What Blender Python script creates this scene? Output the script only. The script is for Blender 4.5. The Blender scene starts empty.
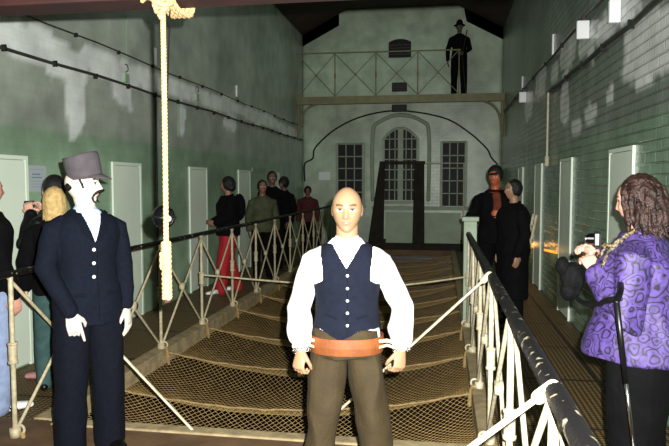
import bpy, bmesh, math, random
from math import sin, cos, pi, exp, sqrt, radians as R
from mathutils import Vector as V, Matrix, noise, Euler
random.seed(7)
S = bpy.context.scene
COL = S.collection

# ------------------------------------------------------------------ camera, world, light, exposure
PSI = R(9.387); TH = R(3.577)
cam = bpy.data.objects.new('camera', bpy.data.cameras.new('camera'))
COL.objects.link(cam); S.camera = cam
cam.data.sensor_width = 36.0
cam.data.lens = 640.0 / 669.0 * 36.0
cam.data.clip_start = 0.02
cam.location = (0, 0, 1.64)
cam.rotation_euler = (pi/2 - TH, 0, PSI)

S.view_settings.view_transform = 'Standard'
S.view_settings.look = 'None'
S.view_settings.gamma = 1
S.view_settings.exposure = 0.25
S.view_settings.use_curve_mapping = False

w = bpy.data.worlds.new('world'); S.world = w
w.use_nodes = True
w.node_tree.nodes['Background'].inputs[0].default_value = (0.55, 0.75, 0.62, 1)
w.node_tree.nodes['Background'].inputs[1].default_value = 0.012

def lamp(name, kind, loc, energy, color=(1, 1, 1), size=0.02, rot=None):
    d = bpy.data.lights.new(name, kind); d.energy = energy; d.color = color
    if kind == 'AREA': d.size = size
    else: d.shadow_soft_size = size
    o = bpy.data.objects.new(name, d); COL.objects.link(o); o.location = loc
    if rot: o.rotation_euler = rot
    return o
# the photographer's flash, just right of and above the lens
fl = lamp('camera_flash', 'SPOT', (0.055, 0.02, 1.70), 1850, (1.0, 0.985, 0.95), 0.012, (pi/2 - TH, 0, PSI))
fl.data.spot_size = R(100); fl.data.spot_blend = 0.9
# unseen fill lamps added high over the void for faint ambient light
hl = lamp('hall_fill', 'AREA', (-1.0, 9.0, 6.0), 9, (0.9, 1.0, 0.86), 2.5)
hl2 = lamp('hall_fill', 'AREA', (-1.0, 14.0, 6.0), 14, (0.75, 1.0, 0.82), 1.5)

# ------------------------------------------------------------------ helpers
def lin(c):
    if isinstance(c, str):
        c = [int(c[i:i+2], 16)/255 for i in (0, 2, 4)]
    return tuple((x/12.92 if x <= .04045 else ((x+.055)/1.055)**2.4) for x in c)

def mat(name, col, rough=.6, var=.25, scale=8, bump=0, metal=0, bscale=None, spec=.4, col2=None, thr=(.38, .62)):
    m = bpy.data.materials.new(name); m.use_nodes = True
    nt = m.node_tree; N = nt.nodes; L = nt.links; b = N['Principled BSDF']
    c = lin(col)
    tc = N.new('ShaderNodeTexCoord'); nz = N.new('ShaderNodeTexNoise')
    nz.inputs['Scale'].default_value = scale; nz.inputs['Detail'].default_value = 5
    L.new(tc.outputs['Object'], nz.inputs['Vector'])
    mx = N.new('ShaderNodeMix'); mx.data_type = 'RGBA'
    c2 = lin(col2) if col2 else tuple(x*(1-var) for x in c)
    mx.inputs[6].default_value = (*c, 1); mx.inputs[7].default_value = (*c2, 1)
    rp = N.new('ShaderNodeMapRange'); rp.inputs[1].default_value = thr[0]; rp.inputs[2].default_value = thr[1]
    L.new(nz.outputs['Fac'], rp.inputs[0]); L.new(rp.outputs[0], mx.inputs[0])
    L.new(mx.outputs[2], b.inputs['Base Color'])
    b.inputs['Roughness'].default_value = rough; b.inputs['Metallic'].default_value = metal
    b.inputs['Specular IOR Level'].default_value = spec
    if bump:
        n2 = N.new('ShaderNodeTexNoise'); n2.inputs['Scale'].default_value = bscale or scale*4
        n2.inputs['Detail'].default_value = 4
        L.new(tc.outputs['Object'], n2.inputs['Vector'])
        bp = N.new('ShaderNodeBump'); bp.inputs['Strength'].default_value = bump
        bp.inputs['Distance'].default_value = .01
        L.new(n2.outputs['Fac'], bp.inputs['Height']); L.new(bp.outputs[0], b.inputs['Normal'])
    return m

def emis(name, col, s):
    m = bpy.data.materials.new(name); m.use_nodes = True
    b = m.node_tree.nodes['Principled BSDF']
    b.inputs['Base Color'].default_value = (*lin(col), 1)
    b.inputs['Emission Color'].default_value = (*lin(col), 1); b.inputs['Emission Strength'].default_value = s
    return m

def link(name, me, m=None, parent=None, smooth=True):
    o = bpy.data.objects.new(name, me)
    if m: me.materials.append(m)
    if smooth:
        me.polygons.foreach_set('use_smooth', [True]*len(me.polygons))
    COL.objects.link(o)
    if parent: o.parent = parent
    return o

def obj(name, bm, m=None, parent=None, smooth=False):
    me = bpy.data.meshes.new(name)
    bmesh.ops.recalc_face_normals(bm, faces=bm.faces[:])
    bm.to_mesh(me); bm.free()
    return link(name, me, m, parent, smooth)

def tag(o, label, cat, group=None, kind=None):
    o['label'] = label; o['category'] = cat
    if group: o['group'] = group
    if kind: o['kind'] = kind
    return o

def struct(o):
    o['kind'] = 'structure'; return o

def empty(name, loc=(0, 0, 0), rz=0):
    o = bpy.data.objects.new(name, None); COL.objects.link(o)
    o.location = loc; o.rotation_euler = (0, 0, rz); o.empty_display_size = .1
    return o

def box(bm, x0, x1, y0, y1, z0, z1, bev=0):
    g = bmesh.ops.create_cube(bm, size=1)['verts']
    for v in g:
        v.co = V((x0+(v.co.x+.5)*(x1-x0), y0+(v.co.y+.5)*(y1-y0), z0+(v.co.z+.5)*(z1-z0)))
    if bev:
        es = list({e for v in g for e in v.link_edges})
        bmesh.ops.bevel(bm, geom=es, offset=bev, segments=2, affect='EDGES', profile=.6)
    return g

def nb(): return bmesh.new()
def boxobj(name, b, m, parent=None, bev=0):
    bm = nb(); box(bm, *b, bev=bev); return obj(name, bm, m, parent)

def rings(bm, rr, closed_caps=True):
    """rr: list of rings (lists of points of equal count)"""
    vs = [[bm.verts.new(p) for p in r] for r in rr]
    n = len(vs[0])
    for a, b in zip(vs, vs[1:]):
        for i in range(n):
            bm.faces.new((a[i], a[(i+1) % n], b[(i+1) % n], b[i]))
    if closed_caps:
        bm.faces.new(vs[0][::-1]); bm.faces.new(vs[-1])
    return vs

def tube(bm, pts, rad, side=(1, 0, 0), n=12, cap=True, flat=False, power=1.0):
    pts = [V(p) for p in pts]
    if not isinstance(rad, list): rad = [rad]*len(pts)
    rad = [(r, r) if not isinstance(r, (list, tuple)) else r for r in rad]
    side = V(side)
    T = []
    for i in range(len(pts)):
        a = pts[max(0, i-1)]; b = pts[min(len(pts)-1, i+1)]
        T.append((b-a).normalized())
    P = list(zip(pts, rad, T))
    if cap and not flat:
        p0, r0, t0 = P[0]; p1, r1, t1 = P[-1]
        m0 = min(r0); m1 = min(r1)
        pre = [(p0 - t0*m0*sin(R(a)), (r0[0]*cos(R(a)), r0[1]*cos(R(a))), t0) for a in (78, 52, 26)]
        post = [(p1 + t1*m1*sin(R(a)), (r1[0]*cos(R(a)), r1[1]*cos(R(a))), t1) for a in (26, 52, 78)]
        P = pre + P + post
    out = []
    for p, r, t in P:
        s = side - t*side.dot(t)
        if s.length < .05:
            s = V((0, 1, 0)) - t*t.y
            if s.length < .05: s = V((0, 0, 1)) - t*t.z
        s.normalize(); b = t.cross(s)
        ring = []
        for k in range(n):
            a = 2*pi*k/n; ca = cos(a); sa = sin(a)
            if power != 1.0:
                ca = math.copysign(abs(ca)**power, ca); sa = math.copysign(abs(sa)**power, sa)
            ring.append(p + s*r[0]*ca + b*r[1]*sa)
        out.append(ring)
    rings(bm, out, True)

def ell(bm, c, r, rot=None, u=20, v=14):
    g = bmesh.ops.create_uvsphere(bm, u_segments=u, v_segments=v, radius=1)['verts']
    M = Matrix.Translation(V(c)) @ (rot.to_matrix().to_4x4() if rot else Matrix()) @ Matrix.Diagonal((*r, 1))
    for q in g: q.co = M @ q.co
    return g

def cr(pts, k=4):
    """catmull-rom through points"""
    pts = [V(p) for p in pts]; out = []
    for i in range(len(pts)-1):
        p0 = pts[max(0, i-1)]; p1 = pts[i]; p2 = pts[i+1]; p3 = pts[min(len(pts)-1, i+2)]
        for j in range(k):
            t = j/k
            out.append(.5*((2*p1)+(p2-p0)*t+(2*p0-5*p1+4*p2-p3)*t*t+(3*p1-p0-3*p2+p3)*t**3))
    out.append(pts[-1]); return out

def disc(bm, c, axis, r, h, n=20):
    a = V(axis).normalized(); c = V(c)
    tube(bm, [c-a*h/2, c+a*h/2], r, n=n, flat=True, side=(0, 0, 1) if abs(a.z) < .9 else (1, 0, 0))

def torus(bm, c, axis, r, t, n=24, m=8, rb=None):
    a = V(axis).normalized(); s = a.orthogonal().normalized(); b = a.cross(s); c = V(c); rb = rb or r
    rr = []
    for i in range(n):
        q = 2*pi*i/n; d = s*cos(q)*r + b*sin(q)*rb; dn = d.normalized()
        rr.append([bm.verts.new(c+d+dn*t*cos(2*pi*k/m)+a*t*sin(2*pi*k/m)) for k in range(m)])
    for i in range(n):
        A = rr[i]; B = rr[(i+1) % n]
        for k in range(m): bm.faces.new((A[k], A[(k+1) % m], B[(k+1) % m], B[k]))

def bake(bm, vox, smooth=3, amp=0, freq=12, seed=0, zfun=None, fac=.5):
    """fuse overlapping closed pieces into one continuous smooth surface"""
    bmesh.ops.recalc_face_normals(bm, faces=bm.faces[:])
    me = bpy.data.meshes.new('t'); bm.to_mesh(me); bm.free()
    o = bpy.data.objects.new('t', me); COL.objects.link(o)
    m = o.modifiers.new('r', 'REMESH'); m.mode = 'VOXEL'; m.voxel_size = vox
    if smooth:
        s = o.modifiers.new('s', 'SMOOTH'); s.iterations = smooth; s.factor = fac
    dg = bpy.context.evaluated_depsgraph_get()
    out = bpy.data.meshes.new_from_object(o.evaluated_get(dg))
    bpy.data.objects.remove(o); bpy.data.meshes.remove(me)
    if amp:
        ns = [v.normal.copy() for v in out.vertices]
        off = V((seed*3.1, seed*1.7, seed))
        for v, nn in zip(out.vertices, ns):
            p = V((v.co.x*freq, v.co.y*freq, v.co.z*freq*.55)) + off
            a = amp*(zfun(v.co) if zfun else 1)
            h = noise.noise(p); h2 = noise.noise(p*2.3)
            v.co += nn*a*((1-abs(h)*2.2)*.8+h2*.5)
    return out

def cut(me, pred, keep=True):
    """keep (or drop) the faces whose centre satisfies pred"""
    bm = nb(); bm.from_mesh(me); bm.normal_update()
    dele = [f for f in bm.faces if bool(pred(f.calc_center_median(), f.normal)) != keep]
    bmesh.ops.delete(bm, geom=dele, context='FACES')
    out = bpy.data.meshes.new('c'); bm.to_mesh(out); bm.free(); return out

def shell(name, me, pred, m, parent, off, th, inward=False):
    c = cut(me, pred)
    ns = [v.normal.copy() for v in me.vertices] if False else None
    bm = nb(); bm.from_mesh(c); bm.normal_update()
    # relax the cut edge so that it reads as a clean hem
    bmesh.ops.smooth_vert(bm, verts=[v for v in bm.verts if v.is_boundary], factor=.5, use_axis_x=True, use_axis_y=True, use_axis_z=True)
    bmesh.ops.smooth_vert(bm, verts=[v for v in bm.verts if v.is_boundary], factor=.5, use_axis_x=True, use_axis_y=True, use_axis_z=True)
    bm.normal_update()
    for v, nn in [(v, v.normal.copy()) for v in bm.verts]: v.co += nn*off
    bm.to_mesh(c); bm.free()
    o = link(name, c, m, parent)
    s = o.modifiers.new('t', 'SOLIDIFY'); s.thickness = th; s.offset = -1 if inward else 1
    return o

# ------------------------------------------------------------------ materials
M = {}
M['beam'] = mat('dark_red_brown_timber', '33150f', .7, .5, 3, .3)
M['ceil'] = mat('ceiling_boards', '3d2a20', .8, .4, 4)
M['door'] = mat('pale_green_door_paint', 'e2f0dc', .4, .06, 2)
M['frame'] = mat('door_frame_paint', '8fa88c', .5, .15, 4)
M['cream'] = mat('chipped_cream_metal_paint', 'bdb391', .5, .0, 28, .15, col2='a3987a')
M['white_metal'] = mat('white_metal_paint', 'cfc7ae', .45, 0, 30, .1, col2='b5aa88')
M['rail_black'] = mat('worn_black_handrail', '070606', .55, 0, 22, .3, col2='8f866e', spec=.35, thr=(.61, .67))
M['conduit'] = mat('dark_conduit', '3a3a34', .5, .3, 6)
M['bagblack'] = mat('black_fabric', '050506', .8, .3, 20, .6, bscale=80, spec=.15)
M['black'] = mat('black_plastic', '0d0d0e', .35, .3, 10)
M['blackgloss'] = mat('black_gloss', '08080a', .12, .3, 10, spec=.8)
M['wire'] = mat('rusty_wire', 'b39660', .5, .3, 10)
M['cable'] = mat('net_cable', '9c8256', .7, .3, 20, .3)
M['kerb'] = mat('worn_stone_edging', 'a89670', .8, .35, 9, .4)
M['stone'] = mat('landing_floor', '6b5238', .75, .35, 5, .3)
M['lower'] = mat('lower_floor_dark', '4a3a24', .9, .4, 3)
M['rope'] = mat('manila_rope', 'b59a6c', .85, .25, 60, .5)
M['glass'] = mat('dark_window_glass', '0a0d0c', .5, .2, 4, spec=.2)
M['winframe'] = mat('window_frame_paint', '9aa890', .5, .15, 6)
M['trimstone'] = mat('pale_render_trim', 'a3b39b', .7, .15, 5)
M['vent'] = mat('dark_vent', '100f0e', .7, .3, 8)
M['white'] = mat('white_paper', 'e8ecec', .6, .03, 5)
M['notice'] = mat('grey_white_paper', 'aab4b4', .6, .03, 5)
M['ink'] = mat('blue_ink', '5a6c93', .6, 0, 5)
M['greyink'] = mat('grey_ink', '8c98a8', .6, 0, 5)
M['deck'] = mat('gallery_deck_paint', '827d5c', .6, .2, 6)
M['chrome'] = mat('chrome', 'cfd2d2', .2, .05, 5, metal=1)
M['silver'] = mat('silver_button', 'e9e9e2', .3, .05, 5, spec=.8)
M['drape'] = mat('dark_drape', '2a261c', .9, .4, 6, .4)
M['amber'] = emis('amber_glow', 'ff8a28', 14)
M['amber_refl'] = emis('amber_reflection_glow', 'd8822a', 1.6)
# cloth
M['navy'] = mat('navy_wool', '0e131e', .9, .2, 40, .3, bscale=160, spec=.12)
M['navytr'] = mat('navy_trouser_wool', '0b0f18', .9, .2, 40, .3, bscale=160, spec=.12)
M['vest'] = mat('navy_pinstripe_vest', '141824', .9, .2, 30, .3, bscale=180, spec=.12)
M['shirt'] = mat('white_cotton', 'f2efec', .8, .05, 9, .3, bscale=26)
M['blueshirt'] = mat('pale_blue_cotton', 'b9cbe4', .8, .05, 9, .2)
M['olive'] = mat('olive_brown_trouser', '33280f', .85, .2, 14, .3, bscale=60)
M['belt'] = mat('orange_tan_leather', '82481f', .65, .3, 12, .2)
M['strap'] = mat('pale_leather_strap', 'e0c49a', .6, .15, 12)
M['cap'] = mat('dark_grey_felt', '4d484c', .9, .2, 20, .4, bscale=90)
M['hairblack'] = mat('black_hair', '0f0c0a', .5, .3, 50, .8, bscale=120)
M['hairbrown'] = mat('dark_brown_hair', '1a0e0a', .4, 0, 26, .9, bscale=110, col2='33201a')
M['blonde'] = mat('blonde_hair', 'd9b878', .5, .3, 30, .9, bscale=120)
M['darkcloth'] = mat('black_cloth', '08080a', .9, .4, 12, .4, spec=.12)
M['darkquilt'] = mat('black_quilted', '0d0c10', .5, .4, 12, .6, bscale=30, spec=.25)
M['jeans'] = mat('light_blue_denim', '8c9cbc', .85, .2, 20, .3)
M['teal'] = mat('dark_teal_denim', '34514f', .85, .25, 20, .3)
M['red'] = mat('red_trousers', 'a81a22', .8, .2, 12, .2)
M['khaki'] = mat('khaki_jacket', '45492f', .85, .3, 12, .3)
M['maroon'] = mat('dark_red_top', '4a1a18', .85, .3, 12, .3)
M['pattern'] = mat('mottled_coat', '7f8a6c', .85, 0, 26, .3, col2='2f352a')
M['rust'] = mat('rust_orange_top', '6a2c16', .85, .4, 10, .3)
M['shoe'] = mat('black_leather_shoe', '0c0b0b', .35, .3, 10)
M['sneaker'] = mat('white_trainer', 'f0f0ee', .5, .05, 8)
M['pinkshoe'] = mat('pink_slipper_shoe', 'c28b86', .6, .1, 8)

def plaid():
    m = mat('plaid_cloth', '2a2422', .85, .2, 10)
    nt = m.node_tree; N = nt.nodes; L = nt.links; b = N['Principled BSDF']
    tc = N.new('ShaderNodeTexCoord'); ck = N.new('ShaderNodeTexChecker'); ck.inputs['Scale'].default_value = 28
    ck.inputs[1].default_value = (*lin('2e2524'), 1); ck.inputs[2].default_value = (*lin('584c48'), 1)
    L.new(tc.outputs['Object'], ck.inputs[0]); L.new(ck.outputs[0], b.inputs['Base Color']); return m
M['plaid'] = plaid()

def purple():
    m = bpy.data.materials.new('purple_swirl_cloth'); m.use_nodes = True
    nt = m.node_tree; N = nt.nodes; L = nt.links; b = N['Principled BSDF']
    tc = N.new('ShaderNodeTexCoord'); nz = N.new('ShaderNodeTexNoise'); nz.inputs['Scale'].default_value = 9
    L.new(tc.outputs['Object'], nz.inputs['Vector'])
    ad = N.new('ShaderNodeMix'); ad.data_type = 'RGBA'; ad.blend_type = 'ADD'; ad.inputs[0].default_value = .10
    L.new(tc.outputs['Object'], ad.inputs[6]); L.new(nz.outputs['Color'], ad.inputs[7])
    vo = N.new('ShaderNodeTexVoronoi'); vo.inputs['Scale'].default_value = 17
    L.new(ad.outputs[2], vo.inputs['Vector'])
    mu = N.new('ShaderNodeMath'); mu.operation = 'MULTIPLY'; mu.inputs[1].default_value = 21
    L.new(vo.outputs['Distance'], mu.inputs[0])
    si = N.new('ShaderNodeMath'); si.operation = 'SINE'; L.new(mu.outputs[0], si.inputs[0])
    rp = N.new('ShaderNodeValToRGB'); e = rp.color_ramp.elements
    e[0].position = .0; e[0].color = (*lin('4a3878'), 1); e[1].position = .95; e[1].color = (*lin('120d20'), 1)
    k = e.new(.6); k.color = (*lin('3b2c60'), 1)
    L.new(si.outputs[0], rp.inputs[0])
    n3 = N.new('ShaderNodeTexNoise'); n3.inputs['Scale'].default_value = 30; L.new(tc.outputs['Object'], n3.inputs['Vector'])
    mx = N.new('ShaderNodeMix'); mx.data_type = 'RGBA'; mx.blend_type = 'MULTIPLY'; mx.inputs[0].default_value = .8
    r2 = N.new('ShaderNodeMapRange'); r2.inputs[1].default_value = .35; r2.inputs[2].default_value = .6; r2.inputs[3].default_value = .45
    L.new(n3.outputs['Fac'], r2.inputs[0]); L.new(rp.outputs[0], mx.inputs[6]); L.new(r2.outputs[0], mx.inputs[7])
    L.new(mx.outputs[2], b.inputs['Base Color']); b.inputs['Roughness'].default_value = .65
    return m
M['purple'] = purple()

def attrmat(name, rough=.45, bump=0, bscale=60, spec=.4):
    m = bpy.data.materials.new(name); m.use_nodes = True
    nt = m.node_tree; N = nt.nodes; L = nt.links; b = N['Principled BSDF']
    a = N.new('ShaderNodeVertexColor'); a.layer_name = 'paint'
    L.new(a.outputs[0], b.inputs['Base Color']); b.inputs['Roughness'].default_value = rough
    b.inputs['Specular IOR Level'].default_value = spec
    return m
M['skin'] = attrmat('skin', .5)

def wallmat(name, brk=.55):
    """painted brick: colour from the plaster / paint attribute, brick courses in relief, slightly glossy"""
    m = attrmat(name, .33, spec=.5)
    nt = m.node_tree; N = nt.nodes; L = nt.links; b = N['Principled BSDF']; at = [n for n in N if n.type == 'VERTEX_COLOR'][0]
    tc = N.new('ShaderNodeTexCoord'); mp = N.new('ShaderNodeMapping'); mp.inputs['Rotation'].default_value = (0, 0, 0)
    sx = N.new('ShaderNodeSeparateXYZ'); cb = N.new('ShaderNodeCombineXYZ'); L.new(tc.outputs['Object'], sx.inputs[0])
    ad = N.new('ShaderNodeMath'); L.new(sx.outputs['X'], ad.inputs[0]); L.new(sx.outputs['Y'], ad.inputs[1])
    L.new(ad.outputs[0], cb.inputs[0]); L.new(sx.outputs['Z'], cb.inputs[1])
    br = N.new('ShaderNodeTexBrick'); br.inputs['Scale'].default_value = 1; br.inputs['Brick Width'].default_value = .24
    br.inputs['Row Height'].default_value = .085; br.inputs['Mortar Size'].default_value = .009; br.inputs['Mortar Smooth'].default_value = .6
    br.inputs[1].default_value = (1, 1, 1, 1); br.inputs[2].default_value = (.86, .88, .86, 1); br.inputs[3].default_value = (.62, .64, .62, 1)
    L.new(cb.outputs[0], br.inputs[0])
    nz = N.new('ShaderNodeTexNoise'); nz.inputs['Scale'].default_value = 3.2; nz.inputs['Detail'].default_value = 7
    L.new(tc.outputs['Object'], nz.inputs['Vector'])
    mr = N.new('ShaderNodeMapRange'); mr.inputs[1].default_value = .3; mr.inputs[2].default_value = .7; mr.inputs[3].default_value = .72; mr.inputs[4].default_value = 1.1
    L.new(nz.outputs['Fac'], mr.inputs[0])
    m1 = N.new('ShaderNodeMix'); m1.data_type = 'RGBA'; m1.blend_type = 'MULTIPLY'; m1.inputs[0].default_value = brk
    L.new(at.outputs[0], m1.inputs[6]); L.new(br.outputs[0], m1.inputs[7])
    m2 = N.new('ShaderNodeMix'); m2.data_type = 'RGBA'; m2.blend_type = 'MULTIPLY'; m2.inputs[0].default_value = 1
    L.new(m1.outputs[2], m2.inputs[6]); L.new(mr.outputs[0], m2.inputs[7])
    L.new(m2.outputs[2], b.inputs['Base Color'])
    n2 = N.new('ShaderNodeTexNoise'); n2.inputs['Scale'].default_value = 34; L.new(tc.outputs['Object'], n2.inputs['Vector'])
    hh = N.new('ShaderNodeMath'); hh.operation = 'MULTIPLY_ADD'; hh.inputs[1].default_value = .35
    L.new(n2.outputs['Fac'], hh.inputs[0]); L.new(br.outputs['Fac'], hh.inputs[2])
    iv = N.new('ShaderNodeMath'); iv.operation = 'MULTIPLY'; iv.inputs[1].default_value = -1; L.new(hh.outputs[0], iv.inputs[0])
    bp = N.new('ShaderNodeBump'); bp.inputs['Strength'].default_value = min(.5, brk); bp.inputs['Distance'].default_value = .012
    L.new(iv.outputs[0], bp.inputs['Height']); L.new(bp.outputs[0], b.inputs['Normal'])
    return m
M['wall'] = wallmat('painted_brick_wall', .5); M['wall'].node_tree.nodes['Principled BSDF'].inputs['Roughness'].default_value = .24; [n for n in M['wall'].node_tree.nodes if n.type == 'BUMP'][0].inputs['Strength'].default_value = .9; M['wallsoft'] = wallmat('painted_smooth_brick_wall', .13)

def grating():
    m = bpy.data.materials.new('walkway_grating'); m.use_nodes = True
    nt = m.node_tree; N = nt.nodes; L = nt.links; b = N['Principled BSDF']
    tc = N.new('ShaderNodeTexCoord')
    vo = N.new('ShaderNodeTexVoronoi'); vo.inputs['Scale'].default_value = 26; vo.inputs['Randomness'].default_value = .0
    L.new(tc.outputs['Object'], vo.inputs['Vector'])
    r1 = N.new('ShaderNodeMapRange'); r1.inputs[1].default_value = .25; r1.inputs[2].default_value = .5
    L.new(vo.outputs['Distance'], r1.inputs[0])
    br = N.new('ShaderNodeTexBrick'); br.inputs['Scale'].default_value = 1; br.offset = 0
    br.inputs['Brick Width'].default_value = 1.3; br.inputs['Row Height'].default_value = 1.1; br.inputs['Mortar Size'].default_value = .018
    L.new(tc.outputs['Object'], br.inputs[0])
    mx = N.new('ShaderNodeMix'); mx.data_type = 'RGBA'; mx.inputs[6].default_value = (*lin('7d6538'), 1); mx.inputs[7].default_value = (*lin('2c2416'), 1)
    L.new(r1.outputs[0], mx.inputs[0])
    m2 = N.new('ShaderNodeMix'); m2.data_type = 'RGBA'; m2.inputs[7].default_value = (*lin('1a140c'), 1)
    L.new(mx.outputs[2], m2.inputs[6]); L.new(br.outputs['Fac'], m2.inputs[0]); L.new(m2.outputs[2], b.inputs['Base Color'])
    b.inputs['Roughness'].default_value = .55
    bp = N.new('ShaderNodeBump'); bp.inputs['Distance'].default_value = .006; bp.invert = True
    L.new(r1.outputs[0], bp.inputs['Height']); L.new(bp.outputs[0], b.inputs['Normal'])
    return m
M['grating'] = grating()

# ------------------------------------------------------------------ the setting
XL, XR, YB = -3.67, 1.53, 17.0
Y0 = -1.0

def blob(a, z, c, r, seed=0):
    """soft-edged irregular patch, 1 inside"""
    n = noise.noise(V((a*2.1+seed, z*2.1, seed)))*.45 + noise.noise(V((a*7+seed, z*7, seed)))*.22
    d = sqrt(((a-c[0])/r[0])**4 + ((z-c[1])/r[1])**4)**.5 + n
    return max(0, min(1, (1.05-d)/.14))

PL = [((5.2, 2.93), (.42, .17)), ((5.95, 2.84), (.38, .17)), ((6.05, 2.44), (.17, .34)), ((7.2, 2.93), (.62, .13)), ((7.0, 2.75), (.25, .2)),
      ((8.4, 2.96), (.9, .13)), ((6.6, 2.95), (.5, .14)), ((10.4, 2.96), (.6, .13)), ((12.4, 2.98), (.6, .14)), ((5.1, 2.86), (.5, .12)), ((9.6, 2.98), (.8, .12)), ((8.8, 2.52), (.1, .2)), ((11.5, 3.0), (1.2, .13)), ((13.4, 2.98), (1.2, .13)), ((10.9, 2.72), (.35, .12)), ((4.2, 2.9), (.4, .2)), ((15.3, 2.9), (1.0, .12))]
PR = [((6.1, 3.12), (.75, .13)), ((8.3, 3.25), (.5, .2)), ((8.45, 2.78), (.28, .3)), ((5.25, 2.66), (.62, .22)), ((5.0, 2.5), (.5, .12)), ((7.05, 2.36), (.32, .1)), ((7.75, 2.28), (.3, .07)),
      ((10.5, 3.2), (.55, .22)), ((9.3, 3.15), (.3, .14)), ((5.6, 2.75), (.3, .2)), ((7.4, 3.15), (.4, .1)), ((7.1, 3.02), (.18, .12)), ((6.3, 2.45), (.12, .08)), ((11.9, 3.0), (.5, .25)), ((4.3, 3.1), (.5, .2))]
def wallcol(side, a, z):
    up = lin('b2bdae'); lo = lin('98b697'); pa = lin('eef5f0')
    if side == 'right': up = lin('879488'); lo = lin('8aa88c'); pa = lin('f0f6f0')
    edge = 2.17 + .03*noise.noise(V((a*3, 0, 1)))
    if side == 'back': up = lin('c0d2b8'); lo = up
    k = max(0, min(1, (edge-z)/.05))
    c = [u*(1-k)+l*k for u, l in zip(up, lo)]
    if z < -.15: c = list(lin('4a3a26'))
    n = .86+.28*noise.fractal(V((a*.8, z*.8, 3)), 1, 2, 4)
    c = [x*n for x in c]
    s = 0
    for i, (cc, rr) in enumerate(PL if side == 'left' else PR if side == 'right' else []):
        s = max(s, blob(a, z, cc, rr, i*5.3))
    if side == 'back':
        # scuffed lighter lower panel
        s = .35*blob(a, z, (.1, .55), (.9, .5), 2)
    return [x*(1-s)+q*s for x, q in zip(c, pa)]

def wall_grid(name, side, a0, a1, z0, z1, P, step, outline=None):
    na = int((a1-a0)/step); nz = int((z1-z0)/step)
    bm = nb(); vs = []
    for i in range(na+1):
        vs.append([bm.verts.new(P(a0+(a1-a0)*i/na, z0+(z1-z0)*j/nz)) for j in range(nz+1)])
    for i in range(na):
        for j in range(nz):
            bm.faces.new((vs[i][j], vs[i+1][j], vs[i+1][j+1], vs[i][j+1]))
    me = bpy.data.meshes.new(name); bm.to_mesh(me); bm.free()
    at = me.color_attributes.new('paint', 'FLOAT_COLOR', 'POINT')
    flat = []
    for v in me.vertices:
        a = v.co.x if side == 'back' else v.co.y
        flat.extend((*wallcol(side, a, v.co.z), 1))
    at.data.foreach_set('color', flat)
    o = link(name, me, M['wall' if side == 'right' else 'wallsoft'])
    s = o.modifiers.new('t', 'SOLIDIFY'); s.thickness = .3; s.offset = 1 if side == 'right' else -1
    return struct(o)
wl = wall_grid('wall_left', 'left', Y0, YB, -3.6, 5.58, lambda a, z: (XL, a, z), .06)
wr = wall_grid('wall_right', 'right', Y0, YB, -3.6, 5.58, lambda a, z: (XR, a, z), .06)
def top(x):
    if x < -2.48: return 5.58+(x+3.67)/1.19*.62
    if x > .37: return 5.58+(1.53-x)/1.16*.62
    return 6.2
wb = wall_grid('wall_back', 'back', XL, XR, -3.6, 6.2, lambda a, z: (a, YB, min(z, top(a))), .07)
for o, s in ((wl, 1), (wr, -1), (wb, 1)):
    pass
# ceiling: flat middle with raked sides
bm = nb()
pr = [(XL-.3, 5.42), (XL, 5.58), (-2.48, 6.2), (.37, 6.2), (XR, 5.58), (XR+.3, 5.42), (XR+.3, 6.5), (XL-.3, 6.5)]
rings(bm, [[V((x, y, z)) for x, z in pr] for y in (Y0, YB+.3)])
struct(obj('ceiling', bm, M['ceil']))
# ceiling boards seams
# walkways, landing and far landing
bm = nb(); box(bm, XL, -2.66, 3.95, YB, -.14, 0); box(bm, .28, XR, 3.95, YB, -.14, 0)
struct(obj('floor', bm, M['grating']))
bm = nb(); box(bm, XL, XR, Y0, 3.95, -.16, 0); box(bm, -2.66, .28, 15.7, YB, -.14, 0)
struct(obj('floor', bm, M['stone']))
struct(boxobj('floor', (XL, XR, Y0, YB, -3.75, -3.6), M['lower']))
struct(boxobj('trim_1', (-2.78, -2.64, 3.96, 15.7, -.13, .012), M['kerb'], bev=.01))
struct(boxobj('trim_2', (.26, .37, 3.96, 15.7, -.13, .012), M['kerb'], bev=.01))
struct(boxobj('trim_3', (-2.6, .24, 3.88, 3.99, -.13, .014), M['kerb'], bev=.012))

# cell doors
def door(n, x, y0, y1, h, d):
    """d=+1 for a door on the left wall (faces +x)"""
    bm = nb()
    a, b = sorted((x, x+d*.02))
    box(bm, a, b, y0+.02, y1-.02, .02, h-.02, .004)
    o = struct(obj('door_%d' % n, bm, M['door']))
    bm = nb(); c, e = sorted((x+d*.001, x+d*.024))
    box(bm, c, e, y0-.02, y0+.015, 0, h+.02); box(bm, c, e, y1-.015, y1+.02, 0, h+.02); box(bm, c, e, y0+.015, y1-.015, h-.015, h+.02)
    obj('door_frame', bm, M['door'], o)
    return o
n = 1
for y0, y1 in ((4.57, 5.21), (6.76, 7.42), (9.01, 9.69), (11.34, 12.03), (13.62, 14.3)):
    door(n, XL, y0, y1, 1.86, 1); n += 1
for y0, y1 in ((5.46, 6.16), (7.89, 8.58), (10.15, 10.8), (12.42, 13.05)):
    door(n, XR, y0, y1, 1.92, -1); n += 1

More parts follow.
